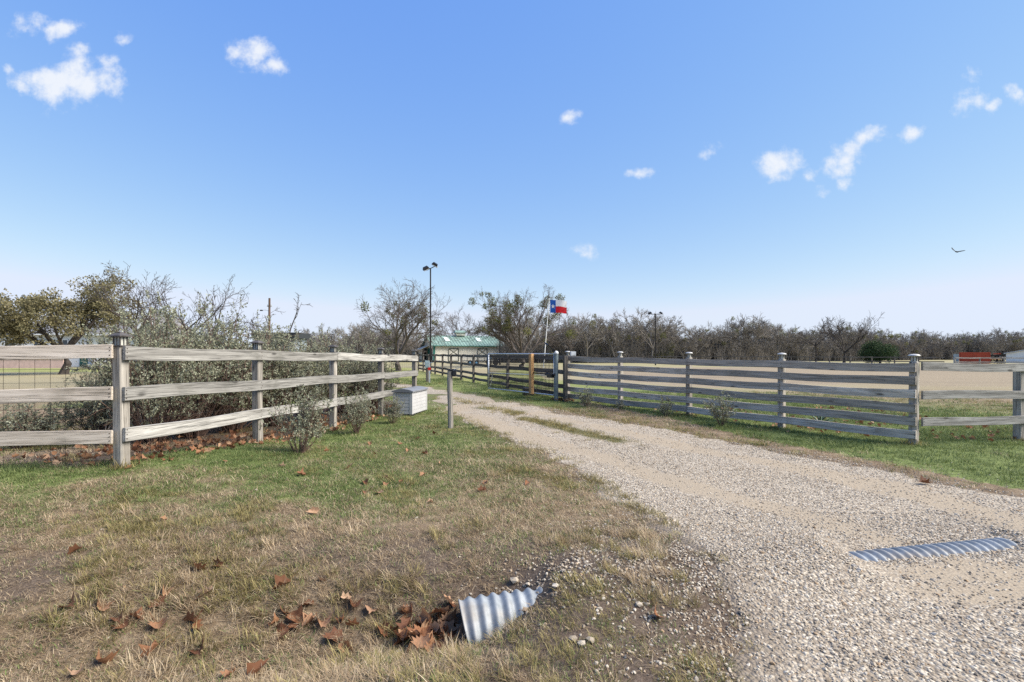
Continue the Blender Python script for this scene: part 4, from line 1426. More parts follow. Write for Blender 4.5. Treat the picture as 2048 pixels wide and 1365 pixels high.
tree_thing('bare_tree', 'wide bare tree with olive mistletoe clumps left of the green-roofed barn', px_loc(797, 48), bare(511, 8.2, .26, 6, .18, 1.0, 4, (6, 5, 5, 4), mist=16), .3)
tree_thing('bare_tree', 'bare many-stemmed tree full of mistletoe behind the gate and flagpole', px_loc(1043, 62), bare(512, 9.0, .34, 7, .13, .8, 4, (6, 5, 5, 4), min_r=.014, mist=40, mrad=.55), 1.0)
tree_thing('bare_tree', 'spreading bare tree behind the hedge and right of the live oak', px_loc(318, 27), bare(513, 6.3, .17, 6, .22, .95, 4, (4, 4, 3, 2), min_r=.011, mat=BARK_D), .2)
tree_thing('bare_tree', 'smaller bare tree rising over the hedge next to the live oak', px_loc(400, 30), bare(514, 5.9, .16, 5, .2, .9, 4, (4, 4, 3, 2), min_r=.011, mat=BARK_D), 2.0)
tree_thing('bare_tree', 'leafless gnarled tree beside the utility pole', px_loc(566, 62), bare(515, 8.8, .26, 3, .22, .5, 3, (3, 3, 3), (.5, .5, .5), .22, .06, .03, mat=BARK_D), .5)
tree_thing('bare_tree', 'dark bare tree standing taller than the treeline left of the juniper', px_loc(1632, 78), bare(516, 7.6, .17, 4, .45, .75, 3, (4, 4, 4), jit=.2, min_r=.025, mat=BARK_D), .5)
tree_thing('bare_tree', 'tall dark forked bare tree right behind the round juniper', px_loc(1688, 82), bare(517, 8.6, .22, 4, .25, .8, 3, (4, 5, 4), jit=.2, min_r=.03, mat=BARK_D), 2.4)
tree_thing('bare_tree', 'bare tree partly hidden behind the left end of the barn', px_loc(905, 118), bare(518, 11.0, .3, 6, .2, .8, 3, (6, 6, 6), min_r=.025, mist=8), 1.4)

# juniper
rJ = np.random.default_rng(8)
jc = []
for i in range(46):
    a = rJ.uniform(0, 6.283); q = math.sqrt(rJ.random()); h = rJ.random()
    rr_ = 2.55 * math.sqrt(max(1 - (h - .35) ** 2 / .55, .1))
    jc.append(np.array((math.cos(a) * q * rr_, math.sin(a) * q * rr_, .7 + 2.6 * h)))
Vv, Fv, Tv = ball_leaves(jc, [rJ.uniform(.5, .85) for _ in jc], 420, .16, 520)
m = MB(); m.tube([(0, 0, -.1), (.05, 0, 1.0), (0, .1, 2.2)], [.2, .16, .06], 7)
tree_thing('juniper', 'round dark green juniper in front of the bare treeline', px_loc(1760, 78), [('trunk', m.mesh('trunk', BARK_D)), ('crown', mesh_np('crown', Vv, Fv, JUN_L, Tv))])

# treeline: variants placed one by one
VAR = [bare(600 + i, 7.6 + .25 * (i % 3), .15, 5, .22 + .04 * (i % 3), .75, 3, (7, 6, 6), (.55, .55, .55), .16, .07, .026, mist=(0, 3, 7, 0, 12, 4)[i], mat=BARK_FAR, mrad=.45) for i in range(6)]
rT = random.Random(21)
LABT = ['grey bare tree in the far treeline', 'bare tree with dark mistletoe clumps in the far treeline']


def line_z(px):
    return 101 + 10 * math.sin(px * .004) + (34 * max(0, (px - 1450) / 600) if px > 1450 else 0)


k = 0
for row, (dz_, step) in enumerate(((0, 26), (7, 30), (15, 32))):
    px = 585 + row * 9
    while px < 2560:
        Z = line_z(px) + dz_ + rT.uniform(-2.5, 2.5)
        if px < 700: Z += 20
        if not (838 < px < 1010 and Z < 116): 
            vi = rT.randrange(6); s = rT.uniform(.62, 1.16)
            if rT.random() < .08: s *= 1.12
            o = tree_thing('bare_tree', LABT[1] if vi in (1, 2, 4, 5) else LABT[0], px_loc(px, Z), VAR[vi], rT.uniform(0, 6.28), s, 'bare trees of the far treeline')
        px += step * rT.uniform(.75, 1.3)

# undergrowth brush below the treeline: one mass
def brush_mesh(seed):
    r = np.random.default_rng(seed); m = MB()
    for i in range(130):
        a = r.uniform(0, 6.283); b = np.array((r.normal(0, .9), r.normal(0, .6), 0)); h = r.uniform(1.2, 4.4)
        d = unit(np.array((r.normal(0, .25), r.normal(0, .25), 1)))
        e = b + d * h
        m.tube([b, b + d * h * .5 + r.normal(0, .1, 3), e], [.028, .022, .012], 3, caps=False)
        for k in range(3):
            s = b + d * h * r.uniform(.3, .95); e2 = s + unit(r.normal(0, 1, 3) + np.array((0, 0, .5))) * r.uniform(.3, .9)
            m.tube([s, e2], [.018, .01], 3, caps=False)
    return m.mesh('brush', BARK_FAR)


BR = [brush_mesh(700 + i) for i in range(4)]
bp, bs = [], []
for i in range(1350):
    px = rT.uniform(585, 2560); Z = line_z(px) + rT.uniform(-1, 26) + (20 if px < 700 else 0)
    if 838 < px < 1010 and Z < 117: continue
    bp.append(px_loc(px, Z)); bs.append(rT.uniform(.7, 1.25) * (1 if Z < 120 else 1.15))
scatter('undergrowth', 'grey leafless brush filling the foot of the far treeline', 'brush', np.array(bp), euler_rand(len(bp), .05), np.array(bs), rng.integers(0, 4, len(bp)), BR)
# greenish shrubs at the foot of the treeline
def yaupon(seed, R):
    r = np.random.default_rng(seed)
    c = [np.array((r.normal(0, R * .45), r.normal(0, R * .4), R * r.uniform(.3, 1.6))) for _ in range(14)]
    Vv, Fv, Tv = ball_leaves(c, [R * r.uniform(.25, .45) for _ in c], 120, .14, seed)
    m = MB()
    for p in c: m.tube([(0, 0, 0), p * .5 + r.normal(0, .05, 3), p], [.05, .035, .015], 4, caps=False)
    return m.mesh('stems', BARK), mesh_np('foliage', Vv, Fv, MIST_L, Tv)


for i, (px, Z, R, lab) in enumerate([(1330, 92, 1.9, 'yellow-green shrub below the right light pole'), (1384, 95, 1.3, 'low olive shrub right of the yellow-green shrub'), (1105, 88, 1.3, 'olive shrub behind the flagpole at the treeline')]):
    o = thing('shrub', lab, 'shrub', px_loc(px, Z), i)
    for nm, me in zip(('stems', 'foliage'), yaupon(800 + i, R)): link(nm, me, o)

# ---------------------------------------------------------------- barn
CREAM = plain('cream_steel_siding', (.70, .655, .54), .55, 0, .06, 1.5)
GREEN_ROOF = plain('green_metal_roof', (.175, .255, .215), .6, .0, .25, 1.2, 0, .2)
GREEN_TRIM = plain('dark_green_trim', (.025, .13, .10), .5, 0, .2, 2)
TRANSL = plain('skylight_panel', (.58, .66, .62), .4, 0, .1, 2)
SHADOW = plain('opening_shade', (.03, .03, .03), .9)  # flat near-black standing in for the shade inside openings
BZ = 96.0
th_ = math.radians(24)
bo_ = px_loc(868, BZ)
barn = thing('barn', 'cream metal-sided barn with a green ribbed roof and cross-braced doors', 'barn', bo_, th_)
BL, BD, BE, BRZ = 14.2, 8.0, 3.35, 5.25


def ribbed(m, x0, x1, fn, pitch, depth, mi=0):
    """wall panel: fn(x, u, off) -> point, u 0..1; raised ribs"""
    x = x0
    xs = []
    while x < x1 - 1e-6:
        xs += [(x, 0), (x + pitch * .62, 0), (x + pitch * .70, depth), (x + pitch * .92, depth)]
        x += pitch
    xs = [q for q in xs if q[0] < x1] + [(x1, 0)]
    vs = [fn(a, 0, d) for a, d in xs] + [fn(a, 1, d) for a, d in xs]
    n = len(xs)
    m.add(vs, [(i, i + 1, n + i + 1, n + i) for i in range(n - 1)], mi)


m = MB(); ribbed(m, 0, BL, lambda x, u, d: (x, -d, u * BE), .3, .03); m.build('front_wall', CREAM, barn)
m = MB(); m.add([(0, 0, 0), (0, 0, BE), (0, BD / 2, BRZ), (0, BD, BE), (0, BD, 0)], [(0, 1, 2, 3, 4)]); m.build('left_gable_wall', CREAM, barn)
m = MB(); m.add([(BL, 0, 0), (BL, 0, BE), (BL, BD / 2, BRZ), (BL, BD, BE), (BL, BD, 0)], [(4, 3, 2, 1, 0)]); m.build('right_gable_wall', CREAM, barn)
m = MB(); m.box((BL / 2, BD - .05, BE / 2), (BL - .02, .08, BE)); m.build('back_wall', CREAM, barn)
roof = MB()
ov = .55
ribbed(roof, -ov, BL + ov, lambda x, u, d: (x, -ov + u * (BD / 2 + ov), BE - .22 + d + u * (BRZ - BE + .30)), .62, .075)
ribbed(roof, -ov, BL + ov, lambda x, u, d: (x, BD + ov - u * (BD / 2 + ov), BE - .22 + d + u * (BRZ - BE + .30)), .62, .075)
ro = roof.build('roof', GREEN_ROOF, barn)
sl = (BRZ - BE + .30) / (BD / 2 + ov)
for xx in (2.7, 9.4):
    m = MB()
    m.add([(xx, -ov + 1.9, BE - .15 + sl * 1.9 + .05), (xx + .95, -ov + 1.9, BE - .15 + sl * 1.9 + .05), (xx + .95, -ov + 3.6, BE - .15 + sl * 3.6 + .05), (xx, -ov + 3.6, BE - .15 + sl * 3.6 + .05)], [(0, 1, 2, 3)])
    m.build('skylight', TRANSL, ro)
m = MB(); m.box((BL / 2 - .6, BD / 2, BRZ + .42), (1.9, 1.5, .55)); m.build('cupola', CREAM, ro)
m = MB(); vs = [(-1.35, -1.1, 0), (1.35, -1.1, 0), (1.35, 1.1, 0), (-1.35, 1.1, 0), (-1.0, 0, .45), (1.0, 0, .45)]
m.add([(x + BL / 2 - .6, y + BD / 2, z + BRZ + .69) for x, y, z in vs], [(0, 1, 5, 4), (2, 3, 4, 5), (1, 2, 5), (3, 0, 4), (3, 2, 1, 0)]); m.build('cupola_roof', GREEN_ROOF, ro)
m = MB(); m.box((0.02, -.06, BE / 2), (.42, .1, BE)); m.build('corner_trim', GREEN_TRIM, barn)
m = MB(); m.box((BL - .02, -.06, BE / 2), (.30, .1, BE)); m.build('corner_trim', GREEN_TRIM, barn)
m = MB(); m.box((BL / 2, -.62, BE - .19), (BL + 1.1, .08, .16)); m.build('eave_trim', GREEN_TRIM, barn)
BROWN_TRIM = plain('brown_door_trim', (.085, .085, .055), .6)
for xx in (3.9, 9.9):
    w, z0, z1 = 1.95, 1.0, 2.62
    d = MB(); d.box((xx, -.055, (z0 + z1) / 2 - .4), (w, .03, z1 - z0 + .8)); dd = d.build('door', CREAM, barn)
    fr = MB(); z0_ = .25
    for sx in (-1, 1): fr.box((xx + sx * w / 2, -.09, (z0_ + z1) / 2), (.13, .05, z1 - z0_))
    for z in (z0_, 1.35, z1): fr.box((xx, -.092, z), (w + .13, .054, .13))
    Lx = math.hypot(w, z1 - 1.35); aa = math.atan2(z1 - 1.35, w)
    for s in (-1, 1): fr.box((xx, -.098 - .004 * s, (z1 + 1.35) / 2), (Lx, .03, .11), Matrix.Rotation(s * aa, 3, 'Y'))
    fr.build('door_frame', BROWN_TRIM, dd)
for yy, w in ((1.7, .9), (4.0, 1.5), (6.3, .9)):
    m = MB(); m.box((-.03, yy, 1.35), (.05, w, 2.7)); m.build('door', SHADOW if w < 1 else GREEN_TRIM, barn)  # the narrow panels are open bays, their inner shade painted as dark sheets
# lean-to at the left gable
m = MB(); m.box((-1.5, 5.6, 1.25), (.12, 3.6, 2.5)); m.build('lean_to_wall', CREAM, barn)
m = MB(); m.add([(-1.9, 3.6, 2.5), (.0, 3.6, 3.3), (0, 7.8, 3.3), (-1.9, 7.8, 2.5), (-1.9, 3.6, 2.42), (.0, 3.6, 3.22), (0, 7.8, 3.22), (-1.9, 7.8, 2.42)], [(0, 1, 2, 3), (7, 6, 5, 4), (0, 4, 5, 1), (0, 3, 7, 4)]); m.build('lean_to_roof', CREAM, barn)

# equipment by the barn
TYRE = plain('tyre', (.02, .02, .02), .8)


def wheel(m, c, r, w, mi=0, rot=0):
    c = Vector(c); a = Vector((math.cos(rot), math.sin(rot), 0)) * w / 2
    m.tube([c - a, c + a], r, 14, mi)


tl = thing('utility_trailer', 'low dark flatbed trailer with rails parked before the barn', 'trailer', px_loc(946, 72), .12)
m = MB(); m.box((0, 0, .62), (3.4, 1.5, .1)); m.build('bed', BLACK_PLASTIC, tl)
for i in range(5):
    m = MB(); m.box((-1.65 + i * .82, -.73, .92), (.06, .06, .5)); m.build('stake', DARK_METAL, tl)
m = MB(); m.box((0, -.73, 1.17), (3.4, .05, .08)); m.build('side_rail', plain('grey_rail', (.35, .35, .36), .5), tl)
for s in (-.45, .45):
    m = MB(); m.tube([(s, -.85, .38), (s, -.65, .38)], .36, 14); w = m.build('wheel', TYRE, tl)
    m = MB(); m.tube([(s, -.87, .38), (s, -.85, .38)], .16, 10); m.build('hub', plain('blue_hub', (.10, .22, .34), .4), w)
m = MB(); m.tube([(1.7, 0, .6), (2.7, 0, .5)], .05, 6); m.build('tongue', DARK_METAL, tl)
ck = thing('spool_cart', 'dark round-backed cart with a blue tub standing right of the trailer', 'cart', px_loc(984, 72), .1)
m = MB(); m.box((0, 0, .95), (1.5, .9, .12)); m.box((.62, 0, 1.25), (.1, .9, .6)); m.build('frame', DARK_METAL, ck)
m = MB(); m.lathe([(.30, 0), (.42, .35), (.44, .38), (.38, .38)], 14); m.build('tub', plain('blue_tub', (.10, .26, .42), .4), ck, (-.4, 0, 1.02))
for s in (-.5, .5):
    m = MB(); m.tube([(s, -.52, .42), (s, -.36, .42)], .42, 14); m.build('wheel', TYRE, ck)

# ---------------------------------------------------------------- light poles, flagpole, utility pole
POLE = plain('dark_pole', (.022, .020, .019), .6, .3, .3, 3)


def light_pole(label, px, Z, H, arm, r, rz, tilt=0.0):
    o = thing('light_pole', label, 'light pole', px_loc(px, Z), rz, 'arena light poles')
    m = MB(); m.tube([(0, 0, -.1), (0, 0, H * .5), (0, 0, H)], [r * 1.2, r, r * .85], 10); m.build('pole', POLE, o)
    m = MB(); m.tube([(-arm, 0, H - tilt), (arm, 0, H + tilt)], r * .55, 8); m.build('cross_arm', POLE, o)
    for s in (-1, 1):
        m = MB(); R = Matrix.Rotation(.5 * s, 3, 'Y') @ Matrix.Rotation(.5, 3, 'X')
        m.box((s * (arm + .06), 0, H + .17 + s * tilt), (.52, .40, .22), R, taper=.7); h = m.build('lamp_head', DARK_METAL, o)
        m = MB(); m.box((s * (arm + .06), -.02, H + .06 + s * tilt), (.46, .36, .03), R); m.build('lens', plain('lamp_lens', (.35, .36, .36), .25), h)
        m = MB(); m.tube([(s * arm, 0, H + s * tilt), (s * arm, 0, H + .12 + s * tilt)], r * .5, 6); m.build('knuckle', POLE, o)
    return o


lp = light_pole('tallest twin-head light pole, black, left of the green-roofed barn', 861, 41, 8.65, .32, .062, .35, .17)
light_pole('twin-head light pole in front of the mistletoe tree', 1000, 74, 8.7, .95, .095, .05)
light_pole('twin-head light pole standing in the paddock behind the six-rail fence', 1311, 72, 7.35, .75, .085, .0)

FZ = 60.0
fp0 = Vector(px_loc(1087, FZ)); ftop = at(1098.5, 597, FZ)
fpole = thing('flagpole', 'white flagpole leaning slightly right beside the mistletoe tree', 'flagpole', fp0)
m = MB(); m.tube([(0, 0, -.1), (ftop - fp0) * .5, ftop - fp0], [.062, .055, .042], 10); m.build('pole', plain('white_pole', (.66, .66, .64), .45), fpole)
m = MB(); m.lathe([(.01, -.08), (.06, -.05), (.085, 0), (.06, .06), (.01, .09)], 12); m.build('finial', DARK_METAL, fpole, ftop - fp0 + Vector((0, 0, .08)), smooth=True)
# flag: blue hoist with white star, white over red
flag = thing('flag', 'flag with a white star on blue and white over red bars, flying right', 'flag', at(1100.5, 600, FZ))
FW, FH = 2.12, 1.56


def cloth(u, v, off=0.0):
    """u 0..1 along the fly, v 0..1 downwards"""
    x = u * FW * .94
    y = .16 * u * math.sin(u * 7.0 + v * 1.4) + off
    z = -v * FH * (1 - .05 * u) - .14 * u ** 1.4 - .05 * math.sin(u * 8 + .6) * u
    return (x, y, z)


def cloth_piece(name, u0, u1, v0, v1, mat):
    m = MB(); n1, n2 = 14, 8; vs = []; fs = []
    for i in range(n1 + 1):
        for j in range(n2 + 1): vs.append(cloth(u0 + (u1 - u0) * i / n1, v0 + (v1 - v0) * j / n2))
    for i in range(n1):
        for j in range(n2):
            a = i * (n2 + 1) + j; fs.append((a, a + n2 + 1, a + n2 + 2, a + 1))
    m.add(vs, fs); return m.build(name, mat, flag, smooth=True)


def fabric(name, c):
    t = NT(name); t.color(t.ramp(t.noise(t.coord('Object'), 3, 3), [(.3, tuple(x * .9 for x in c)), (.7, c)]))
    col = c
    tr = t.n.new('ShaderNodeBsdfTranslucent'); tr.inputs[0].default_value = (*col, 1)
    ms = t.n.new('ShaderNodeMixShader'); ms.inputs[0].default_value = .35
    t.l.new(t.b.outputs[0], ms.inputs[1]); t.l.new(tr.outputs[0], ms.inputs[2]); t.l.new(ms.outputs[0], t.out.inputs[0])
    return t.mat


BLUE_F, WHITE_F, RED_F = fabric('blue_cloth', (.015, .085, .34)), fabric('white_cloth', (.74, .74, .74)), fabric('red_cloth', (.58, .018, .03))
cloth_piece('blue_field', 0, 1 / 3, 0, 1, BLUE_F)
cloth_piece('white_bar', 1 / 3, 1, 0, .5, WHITE_F)
cloth_piece('red_bar', 1 / 3, 1, .5, 1, RED_F)
for off in (-.012, .012):
    m = MB(); vs = [cloth(1 / 6, .5, off)]; 
    for k in range(10):
        a = math.pi / 2 + k * math.pi / 5; rr_ = .30 if k % 2 == 0 else .118
        vs.append(cloth(1 / 6 + rr_ * math.cos(a) / FW, .5 - rr_ * math.sin(a) / FH, off))
    m.add(vs, [(0, 1 + k, 1 + (k + 1) % 10) for k in range(10)]); m.build('star', WHITE_F, flag)

up_ = thing('utility_pole', 'brown timber utility pole with a small lamp arm beyond the hedge', 'utility pole', px_loc(538, 58))
m = MB(); m.tube([(0, 0, -.1), (.03, 0, 4), (.06, 0, 8.1)], [.15, .135, .11], 9); m.build('pole', plain('brown_pole', (.10, .062, .045), .9, 0, .35, 2), up_)
m = MB(); m.tube([(0, -.05, 6.6), (-.35, -.05, 6.72), (-.75, -.05, 6.7)], .025, 6); m.build('lamp_arm', GALV, up_)
m = MB(); m.box((-.86, -.05, 6.68), (.32, .2, .13), taper=.7); m.build('lamp_head', DARK_METAL, up_)
m = MB(); m.box((.05, 0, 7.15), (.55, .09, .08)); m.build('cross_arm', WOOD_Z, up_)
for s in (-.2, .2):
    m = MB(); m.lathe([(.02, 0), (.045, .05), (.03, .1), (.045, .13), (.01, .17)], 8); m.build('insulator', LANTERN_PALE, up_, (.05 + s, 0, 7.19))

# ---------------------------------------------------------------- buildings
WHITE_W = plain('white_siding', (.76, .745, .71), .7, 0, .06, .8)
GREY_ROOF = plain('grey_shingle_roof', (.165, .163, .165), .85, 0, .15, 1.5)
PINK = plain('pink_brick', (.60, .43, .37), .85, 0, .12, 2)
GLASS = plain('window_glass', (.035, .045, .055), .12, 0, .2, 1, 0, .6)


def gable_house(o, x0, x1, y0, y1, he, hr, along_x=True, ov=.5):
    m = MB(); xm, ym = (x0 + x1) / 2, (y0 + y1) / 2
    if along_x:
        m.add([(x0, y0, 0), (x1, y0, 0), (x1, y1, 0), (x0, y1, 0), (x0, y0, he), (x1, y0, he), (x1, y1, he), (x0, y1, he), (x0, ym, hr), (x1, ym, hr)],
              [(0, 1, 5, 4), (2, 3, 7, 6), (1, 2, 6, 9, 5), (3, 0, 4, 8, 7)])
    else:
        m.add([(x0, y0, 0), (x1, y0, 0), (x1, y1, 0), (x0, y1, 0), (x0, y0, he), (x1, y0, he), (x1, y1, he), (x0, y1, he), (xm, y0, hr), (xm, y1, hr)],
              [(0, 1, 5, 8, 4), (2, 3, 7, 9, 6), (1, 2, 6, 5), (3, 0, 4, 7)])
    w = m.build('wall', WHITE_W, o)
    m = MB()
    if along_x:
        k = (hr - he) / (ym - y0); th = .12
        for (ya, s) in ((y0 - ov, 1), (y1 + ov, -1)):
            za = he - k * ov
            vs = [(x0 - ov, ya, za), (x1 + ov, ya, za), (x1 + ov, ym, hr + .02), (x0 - ov, ym, hr + .02)]
            vs += [(a, b, c + th) for a, b, c in vs]
            m.add(vs, [(3, 2, 1, 0), (4, 5, 6, 7), (0, 1, 5, 4), (1, 2, 6, 5), (3, 0, 4, 7)])
    else:
        k = (hr - he) / (xm - x0); th = .12
        for xa in (x0 - ov, x1 + ov):
            za = he - k * ov
            vs = [(xa, y0 - ov, za), (xm, y0 - ov, hr + .02), (xm, y1 + ov, hr + .02), (xa, y1 + ov, za)]
            vs += [(a, b, c + th) for a, b, c in vs]
            m.add(vs, [(3, 2, 1, 0), (4, 5, 6, 7), (0, 1, 5, 4), (2, 3, 7, 6), (3, 0, 4, 7)])
    r = m.build('roof', GREY_ROOF, o)
    m = MB()
    if along_x: m.box((xm, y0 - ov - .03, he - k * ov + .05), (x1 - x0 + 2 * ov, .05, .2))
    else:
        Ls = math.hypot(xm - x0 + ov, hr - he + k * ov); a = math.atan2(hr - he + k * ov, xm - x0 + ov)
        for s in (-1, 1):
            m.box((xm + s * (xm - x0 + ov) / 2, y0 - ov - .03, (he - k * ov + hr) / 2 + .05), (Ls, .05, .2), Matrix.Rotation(s * a, 3, 'Y'))
    m.build('fascia', plain('white_trim', (.72, .72, .71), .6), r)
    return w


def window(o, x, y, z, w, h):
    m = MB(); m.box((x, y - .03, z), (w, .03, h)); p = m.build('window', GLASS, o)
    m = MB()
    for s in (-1, 1):
        m.box((x + s * w / 2, y - .05, z), (.1, .05, h + .1)); m.box((x, y - .052, z + s * h / 2), (w + .1, .054, .1))
    m.box((x, y - .048, z), (.06, .046, h)); m.build('window_frame', WHITE_W, p)


HZ = 64.0
hs = thing('house', 'white single-storey house with a grey shingle roof behind the live oak', 'house', ((-1024 + 60) / F * HZ, HZ, 0))
gable_house(hs, -9, 9.2, 0, 8, 4.3, 6.0)
for x_ in (-5.2, -2.5, 1.2, 4.2): window(hs, x_, 0, 2.7, 1.4, 1.5)
m = MB(); m.box((6.9, -.04, 1.05), (1.0, .05, 2.1)); m.build('door', GREEN_TRIM, hs)
hs2 = thing('house', 'white gabled house wing with grey roof seen between oak and hedge', 'house', ((255 - 1024) / F * 60, 60, 0))
gable_house(hs2, -4.2, 2.4, 0, 9, 4.1, 6.1, True)
window(hs2, -1.2, 0, 2.6, 1.2, 1.4); window(hs2, -3.0, 0, 2.6, .9, 1.4)
hs3 = thing('cottage', 'small white gable-fronted cottage half hidden by the bare tree', 'house', ((300 - 1024) / F * 57, 57, 0))
gable_house(hs3, -1.3, 1.3, 0, 5, 4.0, 5.9, False)
window(hs3, 0, 0, 3.3, .8, 1.0)
gw = thing('garden_wall', 'low pink brick garden wall before the white house', 'wall', ((-60 - 1024) / F * 58, 58, 0))
m = MB(); m.box((4.2, 0, .5), (13.5, .3, 1.0)); m.build('wall', PINK, gw)
m = MB(); m.box((4.2, 0, 1.05), (13.7, .42, .1)); m.build('coping', plain('pale_coping', (.55, .47, .42), .8), gw)
sh = thing('shed', 'dark flat-roofed shed showing above the hedge by the utility pole', 'shed', px_loc(551, 68))
m = MB(); m.box((0, 2, 1.9), (5.2, 4, 3.8)); m.build('wall', plain('blue_grey_siding', (.20, .235, .27), .7), sh)
m = MB(); m.box((0, 1.9, 4.15), (6.0, 5.0, .75)); m.build('roof', plain('dark_roof', (.03, .034, .038), .8), sh)
m = MB(); m.box((1.2, -.03, 3.1), (1.7, .06, .8)); m.build('window', GLASS, sh)

# right-hand yard: red container, scrap pile, white building
RED = plain('red_container_paint', (.42, .075, .04), .6, 0, .15, 1.2)
YZ = 84.0
rc = thing('container', 'red corrugated steel container at the right edge of the paddock', 'container', px_loc(1919, YZ), -.70); rc.scale = (.76, .8, 1)
m = MB(); ribbed(m, 0, 4.9, lambda x, u, d: (x, -d, .12 + u * 1.72), .28, .05); m.build('front_wall', RED, rc)
m = MB(); m.box((2.45, 1.25, .98), (4.88, 2.4, 1.70)); m.build('shell', RED, rc)
m = MB(); m.box((2.45, -.03, 1.85), (5.0, .12, .1)); m.box((2.45, -.03, .1), (5.0, .12, .12)); m.build('rail', RED, rc)
for xx in (0, 1.9, 4.9):
    m = MB(); m.box((xx, -.06, .98), (.12, .1, 1.72)); m.build('corner_post', RED, rc)
m = MB(); m.box((-.55, .2, .85), (.9, .6, 1.55)); m.build('side_locker', plain('grey_locker', (.30, .34, .36), .6), rc)
sc_ = thing('scrap_pile', 'stacked orange and black salvage lumber right of the red container', 'pile', px_loc(1993, YZ), -.75); sc_.scale = (.62, .7, 1)
SCM = [RED, plain('orange_board', (.50, .24, .10), .8), plain('pale_board', (.46, .42, .36), .8), DARK_METAL]
rr = random.Random(14)
for i in range(16):
    z = .15 + (i // 3) * .30; m = MB()
    m.box((0, 0, 0), (rr.uniform(1.4, 3.0), .5, rr.uniform(.12, .24)))
    m.build('board', SCM[rr.choice((0, 1, 1, 2, 3))], sc_, (rr.uniform(-1.0, .9), (i % 3) * .55, z), (0, rr.uniform(-.06, .06), rr.uniform(-.1, .1)))
m = MB()
for i in range(40): m.box((rr.uniform(-1.7, 1.8), rr.uniform(-.4, 1.2), rr.uniform(.1, 1.1)), (rr.uniform(.1, .5), rr.uniform(.1, .4), rr.uniform(.08, .3)), Euler((rr.random(), rr.random(), rr.random())).to_matrix())
m.build('debris', DARK_METAL, sc_)
wb = thing('white_building', 'white metal building with a low gable cut by the right frame edge', 'building', px_loc(2012, 90), -.80)
m = MB(); m.add([(0, 0, 0), (9, 0, 0), (9, 0, 1.7), (4.5, 0, 2.75), (0, 0, 1.7)], [(0, 1, 2, 3, 4)]); m.build('gable_wall', WHITE_W, wb)
m = MB(); m.box((4.5, 5, .85), (8.98, 9.98, 1.69)); m.build('shell', WHITE_W, wb)
m = MB()
for (xa, xb) in ((-.3, 4.5), (9.3, 4.5)):
    za, zb = (1.66, 2.80)
    vs = [(xa, -.3, za), (xb, -.3, zb), (xb, 10.3, zb), (xa, 10.3, za)]; vs += [(a, b, c + .1) for a, b, c in vs]
    m.add(vs, [(3, 2, 1, 0), (4, 5, 6, 7), (0, 1, 5, 4), (2, 3, 7, 6), (3, 0, 4, 7)])
m.build('roof', plain('white_metal_roof', (.62, .63, .64), .5), wb)

# ---------------------------------------------------------------- bird
bd = thing('bird', 'dark soaring bird with raised wings in the blue sky at right', 'bird', at(1913, 504, 55))
bm3 = MB(); vs = []; fs = []
BIRD = plain('black_feathers', (.015, .014, .015), .8)
secs = [(-.34, .004, .01), (-.26, .05, .05), (-.05, .085, .075), (.12, .07, .06), (.22, .045, .045), (.30, .012, .02)]
for i, (x, ry, rz_) in enumerate(secs):
    for k in range(8):
        a = k * math.pi / 4; vs.append((ry * math.cos(a), x, rz_ * math.sin(a)))
for i in range(len(secs) - 1):
    for k in range(8): fs.append((i * 8 + k, i * 8 + (k + 1) % 8, (i + 1) * 8 + (k + 1) % 8, (i + 1) * 8 + k))
fs.append(tuple(range(8))); fs.append(tuple(40 + k for k in range(8))[::-1])
bm3.add(vs, fs)
for s in (-1, 1):
    st = [(.05, .02, .16, 0), (.30, .05, .18, .10), (.52, .02, .16, .22), (.68, -.06, .07, .32)]
    o_ = len(bm3.v); vs = []
    for (x, yc, c, z) in st: vs += [(s * x, yc + c, z), (s * x, yc, z + .02), (s * x, yc - c, z), (s * x, yc, z - .012)]
    fs = []
    for i in range(3):
        for k in range(4): fs.append((i * 4 + k, i * 4 + (k + 1) % 4, (i + 1) * 4 + (k + 1) % 4, (i + 1) * 4 + k))
    fs.append((12, 13, 14, 15)); bm3.add(vs, fs)
bm3.build('body', BIRD, bd, (0, 0, 0), (.1, -.42, 1.9), smooth=True)

# ---------------------------------------------------------------- fallen leaves and rocks
t = NT('dry_sycamore_leaf')
r = t.random(); v = t.coord('Object', rand=True)
c = t.ramp(r, [(0, (.13, .055, .028)), (.35, (.235, .105, .05)), (.7, (.34, .185, .10)), (1, (.44, .29, .185))])
c = t.mix(t.mapr(t.noise(v, 22, 4), .5, .75, 0, .55), c, (.10, .045, .025))
t.color(c); t.b.inputs['Roughness'].default_value = .7
tr = t.n.new('ShaderNodeBsdfTranslucent'); t.set(tr.inputs[0], c)
ms = t.n.new('ShaderNodeMixShader'); ms.inputs[0].default_value = .2
t.l.new(t.b.outputs[0], ms.inputs[1]); t.l.new(tr.outputs[0], ms.inputs[2]); t.l.new(ms.outputs[0], t.out.inputs[0])
LEAF_MAT = t.mat


